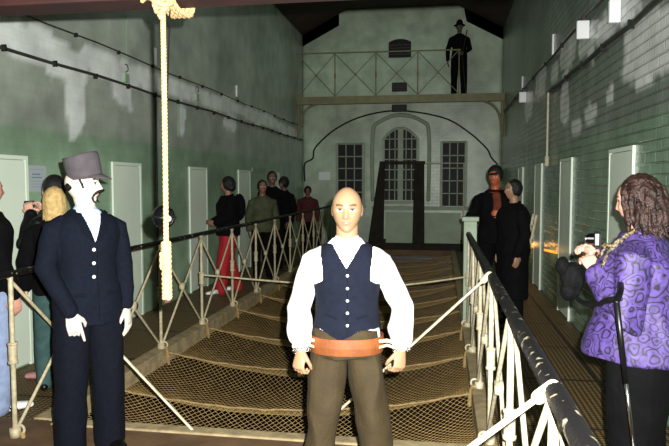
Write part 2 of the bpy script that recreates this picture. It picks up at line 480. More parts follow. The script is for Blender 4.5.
# ---- back wall windows, vents, arch crack
def window(n, x0, x1, z0, z1, cols, rows, arch=0, mull=False):
    y = YB-.015
    bm = nb()
    def topz(x):
        t = (x-(x0+x1)/2)/((x1-x0)/2); return z1-arch*t*t if arch else z1
    K = 12
    xs = [x0+(x1-x0)*i/K for i in range(K+1)]
    rings(bm, [[V((x, yy, z0)) for x in xs]+[V((x, yy, topz(x))) for x in xs[::-1]] for yy in (y, y+.01)])
    o = struct(obj('window_%d' % n, bm, M['glass']))
    bm = nb()
    for x in xs[:-1]:
        pass
    top_pts = [(x, y-.03, topz(x)+.02) for x in xs]
    tube(bm, top_pts, (.035, .03), n=6); 
    box(bm, x0-.05, x0+.02, y-.05, y+.01, z0-.05, topz(x0)+.03); box(bm, x1-.02, x1+.05, y-.05, y+.01, z0-.05, topz(x1)+.03)
    box(bm, x0-.08, x1+.08, y-.09, y+.01, z0-.1, z0-.02)
    if mull: box(bm, (x0+x1)/2-.07, (x0+x1)/2+.07, y-.04, y+.01, z0, z1)
    obj('window_frame', bm, M['winframe'], o)
    bm = nb()
    for i in range(1, cols):
        x = x0+(x1-x0)*i/cols; box(bm, x-.012, x+.012, y-.03, y, z0, topz(x))
    for j in range(1, rows):
        z = z0+(z1-z0)*j/rows; box(bm, x0, x1, y-.03, y, z-.012, z+.012)
    obj('glazing_bars', bm, M['winframe'], o)
    return o
window(1, -2.72, -2.04, 1.08, 2.66, 3, 5)
window(2, -1.48, -.61, 1.19, 3.06, 6, 7, .28, True)
window(3, .03, .63, 1.04, 2.68, 3, 5)
bm = nb(); tube(bm, cr([(-1.78, 16.96, 1.2), (-1.78, 16.96, 2.9), (-1.6, 16.96, 3.25), (-1.05, 16.96, 3.42), (-.49, 16.96, 3.25), (-.31, 16.96, 2.9), (-.31, 16.96, 1.2)], 5), (.07, .05), n=8, side=(0, 1, 0))
struct(obj('trim_4', bm, M['trimstone']))
bm = nb(); box(bm, -1.8, .75, 16.86, 17, .93, 1.02, .01); struct(obj('trim_5', bm, M['trimstone']))
struct(boxobj('trim_6', (-1.6, .65, 16.9, 17.0, .05, .16), M['beam']))
bm = nb(); tube(bm, cr([(-3.62, 16.97, 1.7), (-3.62, 16.97, 2.15), (-3.4, 16.97, 2.3), (-3.32, 16.97, 2.6), (-2.77, 16.97, 3.08), (-2.02, 16.97, 3.41), (-1.07, 16.97, 3.53), (.05, 16.97, 3.33), (.69, 16.97, 2.96), (1.15, 16.97, 2.54), (1.28, 16.97, 2.3), (1.43, 16.97, 2.13)], 5), .022, n=6, side=(0, 1, 0))
tag(obj('wall_cable', bm, M['vent']), 'thin dark cable following the arch line above the back windows', 'cable')

def vent(x0, x1, z0, z1, label, arch=0):
    bm = nb(); xs = [x0+(x1-x0)*i/8 for i in range(9)]; mid = (x0+x1)/2; hw = (x1-x0)/2
    rings(bm, [[V((x, y, z0)) for x in xs]+[V((x, y, z1-arch*((x-mid)/hw)**2)) for x in xs[::-1]] for y in (16.95, 17.0)])
    o = tag(obj('wall_vent', bm, M['vent']), label, 'vent')
    bm = nb()
    for i in range(1, 5):
        z = z0+(z1-arch-z0)*i/5; box(bm, x0+.02, x1-.02, 16.94, 16.955, z-.008, z+.008)
    obj('slat', bm, M['conduit'], o)
vent(-1.37, -.79, 4.91, 5.38, 'largest dark arched vent, topmost on the centre of the back wall', .08)
vent(-1.28, -.89, 4.03, 4.26, 'small dark rectangular vent just above the gallery deck')
vent(-1.28, -.89, 3.5, 3.69, 'small dark rectangular vent at the crown of the arch under the gallery deck')
tag(boxobj('wall_sign', (-3.23, -2.92, 16.97, 16.995, 1.72, 1.94), M['white']), 'small blank white sign on the back wall left of the left window', 'sign')
# light plate above the far left cell door
tag(boxobj('door_plaque', (XL+.002, XL+.02, 12.2, 13.2, 1.86, 1.95), M['frame']), 'pale horizontal plaque on the left wall above the waiting people', 'plaque')

# ---- gallery on the back wall
g = empty('upper_gallery', (-1.07, 16.2, 3.64)); 
tag(g, 'narrow upper gallery with cross-braced metal railing across the back wall', 'gallery')
def rel(o, root):
    o.parent = root; o.matrix_parent_inverse = Matrix.Translation(-V(root.location)); return o
YG = 16.2
bm = nb(); box(bm, XL+.01, XR-.01, YG, 16.99, 3.72, 3.8); rel(obj('deck', bm, M['deck']), g)
bm = nb(); box(bm, XL+.01, XR-.01, YG-.04, YG, 3.64, 3.83); rel(obj('fascia', bm, M['deck']), g)
bm = nb(); tube(bm, [(XL+.02, YG, 4.93), (.45, YG, 4.9)], .018, n=8); rel(obj('handrail', bm, M['deck']), g)
px = [-3.63, -2.665, -1.625, -.583, .42]
for x in px:
    bm = nb(); tube(bm, [(x, YG, 3.82), (x, YG, 4.91)], .014, n=8); p = rel(obj('post', bm, M['deck']), g)
    bm = nb(); tube(bm, [(x, YG, 4.3), (x, YG, 4.4)], .024, n=8); rel(obj('collar', bm, M['deck']), g)
for a, b in zip(px, px[1:]):
    for s in (0, 1):
        bm = nb(); tube(bm, [(a, YG, 3.84 if s else 4.9), (b, YG, 4.9 if s else 3.84)], .01, n=6); rel(obj('brace', bm, M['deck']), g)
    bm = nb(); disc(bm, ((a+b)/2, YG, 4.37), (0, 1, 0), .035, .03); rel(obj('disc', bm, M['deck']), g)
for x, s in ((XL+.05, 1), (XR-.05, -1)):
    bm = nb(); tube(bm, cr([(x, YG+.02, 2.85), (x+s*.08, YG+.02, 3.3), (x+s*.25, YG+.02, 3.55), (x+s*.55, YG+.02, 3.68)], 5), .03, n=8, side=(0, 1, 0))
    tube(bm, [(x, YG+.02, 2.8), (x, YG+.02, 3.7)], .035, n=8); rel(obj('bracket', bm, M['deck']), g)

# ---- conduits and fittings on the side walls
def conduit(pts, r, label, grp=None, m='conduit', name='wall_conduit'):
    bm = nb(); tube(bm, pts, r, n=8, side=(0, 1, 0) if False else (1, 0, 0))
    return tag(obj(name, bm, M[m], smooth=True), label, 'pipe', grp)
def longpipe(x, z, y0, y1, r, label, clips, sgn):
    o = conduit([(x, y0+(y1-y0)*i/20, z+(.012*sin(i*1.7))) for i in range(21)], r, label)
    for k in range(clips):
        y = y0+(y1-y0)*(k+.5)/clips
        bm = nb(); a, b = sorted((x-sgn*r, x+sgn*.028)); box(bm, a, b, y-.007, y+.007, z-r-.018, z+r+.006)
        obj('clip', bm, M['vent'], o)
longpipe(XL+.03, 2.78, -.5, 16.9, .016, 'lower dark pipe running along the left wall under the patched plaster', 24, 1)
longpipe(XL+.03, 3.13, -.5, 16.9, .009, 'upper thin dark pipe running along the left wall above the patched plaster', 20, 1)
longpipe(XR-.03, 2.92, 1.5, 9.6, .024, 'lower dark pipe running along the right wall to the white drop tube', 9, -1)
longpipe(XR-.03, 3.38, 1.5, 16.9, .016, 'upper thin dark pipe running along the right wall', 12, -1)

def dropped(x, y, z0, z1, r, label, m='white_metal'):
    bm = nb(); tube(bm, [(x, y, z0), (x, y, z1)], r, n=8); o = tag(obj('drop_tube', bm, M[m]), label, 'tube')
    bm = nb(); tube(bm, [(x, y, z0-.07), (x, y, z0+.03)], (r*2.1), n=10); obj('fitting', bm, M[m], o); return o
dropped(XR-.05, 9.45, 1.97, 2.9, .014, 'long thin white tube hanging down the right wall from the lower pipe')
def whitestrip(x, y, z0, z1, label):
    tag(boxobj('wall_strip', (x-.012, x+.012, y-.025, y+.025, z0, z1), M['white']), label, 'strip light')
whitestrip(XR-.014, 9.37, 3.41, 3.69, 'short vertical white strip high on the right wall, nearer of the two')
whitestrip(XR-.014, 12.74, 3.4, 3.66, 'short vertical white strip high on the right wall, farther of the two')
whitestrip(XL+.014, 7.9, 3.16, 3.38, 'short vertical white strip on the left wall just right of the rope')
whitestrip(XL+.014, 11.27, 3.2, 3.4, 'short vertical white strip high on the left wall near the gallery')
def wbox(y, z, w_, h, dep, label):
    o = tag(boxobj('wall_box', (XR-dep, XR-.002, y-w_/2, y+w_/2, z-h/2, z+h/2), M['white'], bev=.012), label, 'box')
    boxobj('mounting_bracket', (XR-dep*.6, XR-.02, y-.02, y+.02, z+h/2-.005, z+h/2+.05), M['conduit'], o)
wbox(7.2, 3.25, .06, .19, .13, 'larger white box fixed to the right wall, middle of the three')
wbox(12.2, 3.2, .06, .19, .13, 'small white box fixed far along the right wall')
wbox(6.0, 3.13, .06, .2, .1, 'white box fixed to the right wall nearest the top right corner')
def bracket(y, z, label):
    bm = nb(); tube(bm, cr([(XL, y, z+.05), (XL+.03, y, z+.04), (XL+.04, y, z-.02), (XL+.01, y, z-.04)], 4), .006, n=6)
    o = tag(obj('wall_bracket', bm, M['vent']), label, 'bracket')
    bm = nb(); box(bm, XL+.001, XL+.03, y-.05, y+.05, z-.16, z-.06); obj('socket', bm, M['frame'], o)
bracket(7.11, 2.98, 'small dark wall hook over a socket, left of the rope between the left pipes')
bracket(9.33, 3.05, 'small dark wall hook over a socket, right of the rope between the left pipes')
bm = nb(); tube(bm, cr([(XL+.012, 7.15, 3.6), (XL+.012, 7.14, 3.3), (XL+.012, 7.12, 3.0)], 4), .005, n=5); tag(obj('wall_wire', bm, M['frame']), 'thin wire running down the left wall to the near wall hook', 'wire')
bm = nb(); tube(bm, [(XL+.012, 8.62, 2.74), (XL+.012, 8.6, 2.3)], .007, n=5); tag(obj('wall_wire', bm, M['frame']), 'short thin wire dropping from the lower left pipe right of the rope', 'wire')
# downpipe behind the rope
conduit([(XL+.03, 7.85, 0.02), (XL+.03, 7.85, 2.75)], .016, 'thin vertical pipe on the left wall between the second and third cell doors')

# paper notice
nt_ = tag(boxobj('paper_notice', (XL+.002, XL+.006, 5.24, 5.52, 1.56, 1.80), M['notice']), 'white paper notice pinned on the left wall between two cell doors', 'notice')
for z, a, b, mm, t in ((1.765, .03, .24, 'greyink', .007), (1.72, .07, .2, 'ink', .012), (1.69, .06, .21, 'ink', .009), (1.655, .04, .23, 'greyink', .006), (1.63, .04, .23, 'greyink', .006), (1.605, .06, .2, 'greyink', .006)):
    bm = nb(); y = 5.24+a
    while y < 5.24+b-.01:
        l = random.uniform(.012, .03); box(bm, XL+.0062, XL+.0072, y, min(y+l, 5.24+b), z-t/2, z+t/2); y += l+.006
    obj('writing', bm, M[mm], nt_)

# small warm lamp low on the right wall
bm = nb(); ell(bm, (XR-.05, 11.3, .58), (.03, .03, .04)); o = tag(obj('amber_lamp', bm, M['amber'], smooth=True), 'tiny round amber lamp glowing low on the right wall', 'lamp')
boxobj('lamp_base', (XR-.03, XR-.002, 11.25, 11.35, .5, .56), M['vent'], o)
lamp('amber_lamp_light', 'POINT', (XR-.12, 11.25, .6), 1.2, (1, .5, .15), .03)
bm = nb()  # glowing beads stand in for an orange reflection on the glossy wall
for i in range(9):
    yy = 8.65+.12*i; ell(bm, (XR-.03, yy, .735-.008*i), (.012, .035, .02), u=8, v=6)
tag(obj('amber_wall_reflection', bm, M['amber_refl'], smooth=True), 'amber reflection made as a row of weak glowing beads on the right wall between two pale doors', 'lamp')
lamp('reflection_glow_light', 'POINT', (XR-.1, 9.1, .72), .5, (1, .55, .2), .05)  # added light for the reflection beads, no lamp of its own

# ------------------------------------------------------------------ timber beam and rope
bm = nb(); box(bm, -2.9, .3, 2.42, 2.58, 2.365, 2.56, .01)
tag(obj('timber_beam', bm, M['beam']), 'dark red-brown timber beam crossing overhead at top left', 'beam')
RX = -1.075; RY = 2.44
rp = empty('hanging_rope', (RX, RY, 2.37)); tag(rp, 'thick pale manila rope tied round the overhead beam and hanging down', 'rope')
def strands(bm, path, r, rs, turns, k=3, n=7, samples=160):
    L = cr(path, max(2, samples//max(1, len(path)-1))); N = len(L)
    for s in range(k):
        pts = []
        for i, p in enumerate(L):
            t = (L[min(i+1, N-1)]-L[max(i-1, 0)]).normalized()
            a = t.orthogonal().normalized()
            u = V((1, 0, 0)) - t*t.x
            if u.length < .2: u = V((0, 1, 0)) - t*t.y
            u.normalize(); b = t.cross(u); an = 2*pi*(turns*i/N+s/k)
            pts.append(p+(u*cos(an)+b*sin(an))*r)
        tube(bm, pts, rs, n=n)
bm = nb(); strands(bm, [(RX, RY-.04, 2.36), (RX, RY-.04, 1.9), (RX-.003, RY-.04, 1.3)], .0052, .0064, 26, samples=260)
rel(obj('rope_length', bm, M['rope'], smooth=True), rp)
bm = nb(); strands(bm, [(RX-.003, RY-.04, 1.40), (RX-.002, RY-.04, 1.18)], .0108, .0108, 4.5, samples=60, k=3)
strands(bm, [(RX-.02, RY-.045, 1.36), (RX-.02, RY-.045, 1.3)], .004, .006, 1, samples=12)
rel(obj('rope_knot', bm, M['rope'], smooth=True), rp)
bm = nb(); tube(bm, [(RX-.003, RY-.04, 1.182), (RX-.003, RY-.04, 1.163)], .016, n=12, flat=True); rel(obj('rope_whipping', bm, M['beam']), rp)
bm = nb()
for j, dx in enumerate((-.035, -.012, .012, .034)):
    strands(bm, [(RX+dx, 2.395, 2.36), (RX+dx*1.2, 2.38, 2.46), (RX+dx*1.2, 2.39, 2.58), (RX+dx, 2.5, 2.6), (RX+dx, 2.61, 2.57), (RX+dx, 2.615, 2.36), (RX+dx*.8, 2.5, 2.335), (RX+dx, 2.395, 2.36)], .005, .0068, 9, samples=70)
rel(obj('rope_wrap', bm, M['rope'], smooth=True), rp)
bm = nb()
strands(bm, [(RX-.04, RY-.05, 2.37), (RX-.02, RY-.075, 2.34), (RX+.02, RY-.075, 2.325), (RX+.035, RY-.04, 2.34), (RX+.01, RY-.02, 2.36), (RX-.02, RY-.05, 2.31), (RX+.01, RY-.07, 2.30), (RX+.02, RY-.04, 2.33)], .005, .007, 10, samples=90)
strands(bm, [(RX+.03, RY-.06, 2.38), (RX, RY-.08, 2.35), (RX-.025, RY-.06, 2.33), (RX, RY-.05, 2.28)], .005, .007, 5, samples=50)
strands(bm, [(RX-.09, RY-.03, 2.355), (RX-.06, RY-.055, 2.36), (RX-.03, RY-.06, 2.35)], .004, .006, 3, samples=24)
rel(obj('rope_knot', bm, M['rope'], smooth=True), rp)
# black leather ball threaded on the rope
bb = nb(); ell(bb, (-1.127, 2.49, 1.50), (.047, .047, .05)); o = tag(obj('leather_ball', bb, M['blackgloss'], smooth=True), 'shiny black leather ball hanging behind the rope', 'ball')
bb = nb(); torus(bb, (-1.127, 2.49, 1.50), (.1, 0, 1), .047, .006); obj('stitched_band', bb, M['black'], o, True)
bb = nb(); disc(bb, (-1.090, 2.452, 1.495), (.4, -1, 0), .013, .008); obj('grommet', bb, M['conduit'], o)
bb = nb(); tube(bb, [(-1.127, 2.49, 1.54), (-1.075, 2.47, 2.36)], .003, n=6); obj('cord', bb, M['black'], o)

# ------------------------------------------------------------------ railings
def railing(x, y0, n, step, label, mt, zt=1.06, rr=.022, first=-1, last=True, sgn=1):
    root = empty('railing', (x, y0, 0)); tag(root, label, 'railing')
    ys = [y0+i*step for i in range(n)]
    bm = nb(); tube(bm, [(x, ys[0]+first, zt), (x, ys[-1]+.05, zt)], rr, n=14); rel(obj('handrail', bm, M['rail_black'], smooth=True), root)
    for i, y in enumerate(ys):
        bm = nb(); tube(bm, [(x, y, 0.0), (x, y, zt-.02)], .016, n=10); rel(obj('post', bm, M[mt], smooth=True), root)
        bm = nb()
        tube(bm, [(x, y, .50), (x, y, .60)], .027, n=12); disc(bm, (x, y, .49), (0, 0, 1), .031, .018); disc(bm, (x, y, .61), (0, 0, 1), .031, .018)
        rel(obj('collar', bm, M[mt], smooth=True), root)
        bm = nb(); disc(bm, (x, y, .03), (0, 0, 1), .035, .06); torus(bm, (x+sgn*.035, y, .05), (0, 1, 0), .03, .009)
        rel(obj('foot_ring', bm, M[mt], smooth=True), root)
        bm = nb(); strands(bm, [(x+sgn*.05, y, .03), (x+sgn*.07, y-.01, -.04), (x+sgn*.075, y, -.14)], .008, .009, 3, samples=24)
        rel(obj('net_lashing', bm, M['cable'], smooth=True), root)
    for a, b in zip(ys, ys[1:]):
        for s in (0, 1):
            bm = nb(); d = .012*(1 if s else -1)
            tube(bm, [(x+d, a, .05 if s else zt-.03), (x+d, b, zt-.03 if s else .05)], .0115, n=8); rel(obj('brace', bm, M[mt], smooth=True), root)
        bm = nb(); disc(bm, (x, (a+b)/2, (zt+.02)/2), (1, 0, 0), .04, .045); rel(obj('disc', bm, M[mt], smooth=True), root)
    return root
rl = railing(-2.7, 3.66, 12, 1.1, 'left cross-braced cream railing with black handrail beside the net', 'cream', first=-2.2)
rr_ = railing(.32, .73, 7, 1.1, 'right cross-braced cream railing with scuffed black handrail leading away from the camera', 'white_metal', rr=.03, first=-.7, sgn=-1)
# newel at the end of the right rail
bm = nb(); box(bm, .27, .42, 7.5, 7.65, 0, 1.2, .015); box(bm, .25, .44, 7.48, 7.67, 1.2, 1.25, .01)
tag(obj('newel_post', bm, M['trimstone']), 'broad pale newel post ending the right railing', 'post')

# loose bars and the sagging cord across the void
def bar(a, b, r, label, m='white_metal', cat='bar', name='diagonal_bar'):
    bm = nb(); tube(bm, [a, b], (r, r*.6), n=10, side=(0, 1, 0)); o = tag(obj(name, bm, M[m], smooth=True), label, cat)
    d = (V(b)-V(a)).normalized()
    bm = nb(); tube(bm, [V(a)-d*.02, V(a)+d*.03], r*1.5, n=10); obj('end_clamp', bm, M[m], o, True); return o
bar((-2.66, 3.93, 1.05), (-1.6, 3.93, .01), .013, 'slanting cream bar from the left handrail down to the landing edge')
bar((.29, 4.03, 1.06), (-.80, 3.95, .02), .015, 'slanting white bar from the right handrail down behind the waistcoated mannequin')
bar((.30, 1.83, 1.06), (-.62, 1.9, .25), .014, 'thick white slanting bar low in the foreground at the right railing')
bm = nb(); tube(bm, cr([(-2.68, 6.96, .585), (-1.9, 7.0, .53), (-1.2, 7.0, .50), (-.5, 7.0, .51), (.30, 7.2, .60)], 6), .011, n=8, side=(0, 1, 0))
tag(obj('barrier_cord', bm, M['cream'], smooth=True), 'sagging pale cord stretched across the void between the railings', 'cord')

# ------------------------------------------------------------------ safety net
def net_pt(u, v):
    """u 0..1 left to right, v in bays from the landing edge"""
    i = v-math.floor(v)
    yL = 3.99+ (3.66+1.1*v-3.66)*1.0 - .3*min(v, 1.0); yR = 4.03+1.1*v
    y = yL*(1-u)+yR*u; x = -2.66+u*2.93
    cs = 4*u*(1-u)
    b = 4*i*(1-i)
    z = -.035 - .165*cs - .20*b*(.35+.65*cs**.6)
    if v < 1: z += .165*cs*(1-v)*.9
    return V((x, y, z + .008*noise.noise(V((x*3, y*3, 0)))))
net = empty('safety_net', (-1.18, 4.0, -.1)); tag(net, 'rusty wire safety net hanging in swags across the void between the walkways', 'net')
bm = nb(); NB = 10.6; cw = .0255; nu = 116; nv = int(NB*1.1/cw)
cache = {}
def node(i, j):
    k = (i, j)
    if k not in cache: cache[k] = net_pt(i/nu, j/nv*NB)
    return cache[k]
for i in range(nu):
    for j in range(nv):
        a, b = (node(i, j), node(i+1, j+1)) if (i+j) % 2 == 0 else (node(i+1, j), node(i, j+1))
        d = (b-a); s = V((d.y, -d.x, 0)).normalized()*.0015; t = V((0, 0, .002))
        va = [bm.verts.new(p) for p in (a+s, a-s, a+t)]; vb = [bm.verts.new(p) for p in (b+s, b-s, b+t)]
        for q in range(3): bm.faces.new((va[q], va[(q+1) % 3], vb[(q+1) % 3], vb[q]))
rel(obj('wire_mesh', bm, M['wire']), net)
for c in range(0, 11):
    bm = nb(); tube(bm, [net_pt(k/30, c+1e-6) + V((0, 0, .004*sin(k*2.3))) for k in range(31)], .009, n=7, side=(0, 1, 0))
    rel(obj('cable', bm, M['cable'], smooth=True), net)

# dark draped frame at the far landing
fr = empty('draped_frame', (-.6, 16.0, 0)); tag(fr, 'dark draped timber frame standing before the arched back window', 'frame')
def drapeobj(x0t, x1t, x0b, x1b, zt, zb):
    bm = nb(); rr = []
    for j in range(14):
        f = j/13; a = x0t+(x0b-x0t)*f; b = x1t+(x1b-x1t)*f; z = zt+(zb-zt)*f
        ring = []
        for k in range(12):
            ring.append(V((a+(b-a)*k/11, 15.93+.03*sin(k*1.9+f*2), z)))
        for k in range(11, -1, -1):
            ring.append(V((a+(b-a)*k/11, 16.05+.03*sin(k*1.9), z)))
        rr.append(ring)
    rings(bm, rr); rel(obj('drape', bm, M['drape'], smooth=True), fr)
drapeobj(-1.50, -1.38, -1.80, -1.40, 2.13, .02)
drapeobj(-.64, -.40, -.68, -.38, 2.13, .02)
bm = nb(); box(bm, -1.5, -.38, 15.95, 16.03, 2.1, 2.18); rel(obj('crossbar', bm, M['drape']), fr)
bm = nb(); tube(bm, [(-.4, 16, 2.13), (.56, 16, 2.12), (.56, 16, 1.1)], .016, n=8, side=(0, 1, 0)); tube(bm, [(.56, 16, 2.12), (.56, 16, 0)], .014, n=8); rel(obj('white_frame', bm, M['white_metal']), fr)
bm = nb(); box(bm, -1.35, .5, 16.1, 16.16, 0, .9, .01)
tag(obj('low_partition', bm, M['trimstone']), 'low greenish partition panel standing below the back windows', 'panel')
tag(boxobj('bench', (-1.75, .72, 15.72, 15.87, 0, .16), M['drape'], bev=.01), 'low dark step at the foot of the back wall', 'step')
# folding ladder leaning at right wall
ld = empty('leaning_ladder', (1.3, 10.2, 0)); tag(ld, 'narrow white folded ladder leaning on the right wall behind the visitors', 'ladder')
for dy in (-.16, .16):
    bm = nb(); tube(bm, [(1.22, 10.2+dy, .02), (1.44, 10.2+dy, 1.15)], (.02, .012), n=8); rel(obj('side_rail', bm, M['white_metal']), ld)
for k in range(4):
    f = (k+.6)/4.3; bm = nb(); tube(bm, [(1.22+.22*f, 10.04, .02+1.13*f), (1.22+.22*f, 10.36, .02+1.13*f)], .011, n=8); rel(obj('rung', bm, M['white_metal']), ld)
#PEOPLE#
# ------------------------------------------------------------------ people
def head_mesh(bm, c, rot, s, w=1.0, ears=True, nose=1.0):
    U, W_ = 64, 48
    M4 = Matrix.Translation(V(c)) @ rot.to_matrix().to_4x4() @ Matrix.Scale(s, 4)
    def P(d):
        x, y, z = d
        p = V((x*.074*w, y*.092, z*.115))
        if z > 0:
            k = 1+.10*sin(pi*min(1, z*1.05))*z; p.x *= k*1.02; p.y *= 1+.06*sin(pi*z)
        if z < 0:
            k = -z
            p.x *= 1-.34*k**1.6
            if y > 0: p.y *= 1-.45*k
            else: p.y *= 1-.06*k
            p.y -= .010*k*(1 if y < .3 else 0)
        if y > 0: p.y *= 1.06
        if y < 0:
            ax = abs(p.x); zz = p.z; f = min(1, -y*1.6)
            p.y += .006*f*exp(-(ax/.05)**4)*(.3+.3*max(0, min(1, (zz-.0)/.06)))*(max(0, 1-max(0, zz-.05)/.06))
            # eye sockets
            p.y += .011*f*exp(-((ax-.030)/.016)**2-((zz-.008)/.012)**2)
            p.y -= .005*f*exp(-((ax-.030)/.022)**2-((zz-.030)/.007)**2)
            p.y -= .004*f*exp(-((ax-.030)/.010)**2-((zz-.007)/.007)**2)   # eyeball bulge
            # nose
            if -.040 < zz < .022:
                t = (.022-zz)/.048; pr = min(1, t) if zz > -.026 else max(0, 1-((-.026-zz)/.012)**1.5)
                wd = .0075+.007*max(0, min(1, t))
                p.y -= .026*nose*pr*exp(-(ax/wd)**2)*f
            # lips and chin
            p.y -= .008*f*exp(-(ax/.022)**2-((zz+.047)/.0045)**2)
            p.y -= .009*f*exp(-(ax/.019)**2-((zz+.059)/.005)**2)
            p.y += .003*f*exp(-(ax/.024)**2-((zz+.053)/.002)**2)
            p.y += .003*f*exp(-(ax/.02)**2-((zz+.072)/.006)**2)
            p.y -= .011*f*exp(-(ax/.022)**2-((zz+.094)/.014)**2)
            p.y -= .004*f*exp(-((ax-.042)/.018)**2-((zz+.018)/.016)**2)
        return M4 @ p
    vs = []
    for j in range(1, W_):
        ph = pi*j/W_
        vs.append([bm.verts.new(P((sin(ph)*cos(2*pi*i/U), sin(ph)*sin(2*pi*i/U), cos(ph)))) for i in range(U)])
    a = bm.verts.new(P((0, 0, 1))); b = bm.verts.new(P((0, 0, -1)))
    for r0, r1 in zip(vs, vs[1:]):
        for i in range(U): bm.faces.new((r0[i], r1[i], r1[(i+1) % U], r0[(i+1) % U]))
    for i in range(U):
        bm.faces.new((a, vs[0][i], vs[0][(i+1) % U])); bm.faces.new((b, vs[-1][(i+1) % U], vs[-1][i]))
    if ears:
        for sx in (-1, 1):
            e = nb(); ell(e, (0, 0, 0), (.007, .017, .030), u=14, v=10)
            T = Matrix.Translation((sx*.074*w, .012, -.002)) @ Euler((R(-12), 0, sx*R(-14))).to_matrix().to_4x4()
            me = bpy.data.meshes.new('e'); 
            for v in e.verts: v.co = M4 @ (T @ v.co)
            e.to_mesh(me); e.free(); bm.from_mesh(me); bpy.data.meshes.remove(me)

def hand(bm, W, d, n, ts, curl, s, point=False):
    d = V(d).normalized(); n = V(n); n = (n-d*n.dot(d)).normalized(); ac = d.cross(n).normalized()
    W = V(W)
    tube(bm, [W-d*.02*s, W+d*.02*s, W+d*.055*s, W+d*.088*s], [(.024*s, .018*s), (.032*s, .016*s), (.039*s, .015*s), (.038*s, .012*s)], side=ac, n=14)
    for k, (o, L) in enumerate(((-.029, .062), (-.010, .078), (.010, .084), (.029, .072))):
        k_ = o*ts                      # index finger on the thumb side
        L *= s; c = curl*(.12 if (point and k == 3) else 1)*(1+.08*(k-1.5)*-1)
        p = W+d*.084*s+ac*k_*s; pts = [p-d*.02*s, p]; a = 0
        for q, f in enumerate((.45, .31, .24)):
            a += c*(.7 if q == 0 else 1.0)
            dd = d*cos(a)+n*sin(a)+ac*(k_*1.2)*(1 if q == 0 else .3)
            p = p+dd.normalized()*L*f; pts.append(p)
        tube(bm, pts, [.0098*s, .0098*s, .0092*s, .0084*s, .0070*s], side=ac, n=9)
    p0 = W+d*.025*s+ac*ts*.022*s; p1 = p0+(ac*ts*.75+d*.6+n*.25).normalized()*.036*s
    p2 = p1+(ac*ts*.2+d*.85+n*(.3+.5*min(1, curl))).normalized()*.030*s; p3 = p2+(d*.8-ac*ts*.25*curl+n*(.3+.6*min(1, curl))).normalized()*.024*s
    tube(bm, [p0-d*.01*s, p1, p2, p3], [.014*s, .0115*s, .0102*s, .008*s], side=n, n=9)

TORSO = [(.84, .155, .105), (.92, .170, .118), (.99, .162, .115), (1.07, .145, .104), (1.16, .143, .103), (1.26, .158, .114), (1.34, .172, .116), (1.39, .158, .104), (1.425, .125, .086), (1.45, .090, .070), (1.48, .060, .056)]
def default_pose():
    return dict(L=dict(el=(.245, .03, 1.13), wr=(.25, -.06, .90), hd=(0, -.15, -1), pn=(-1, 0, 0), curl=.35),
                R=dict(el=(-.245, .03, 1.13), wr=(-.25, -.06, .90), hd=(0, -.15, -1), pn=(1, 0, 0), curl=.35),
                legs=dict(L=((.09, 0, .90), (.11, -.01, .49), (.12, .02, .075)), R=((-.09, 0, .90), (-.11, -.01, .49), (-.12, .02, .075)), toe=(.03, -.2)),
                head=(0, 0, 0), lean=0.0)

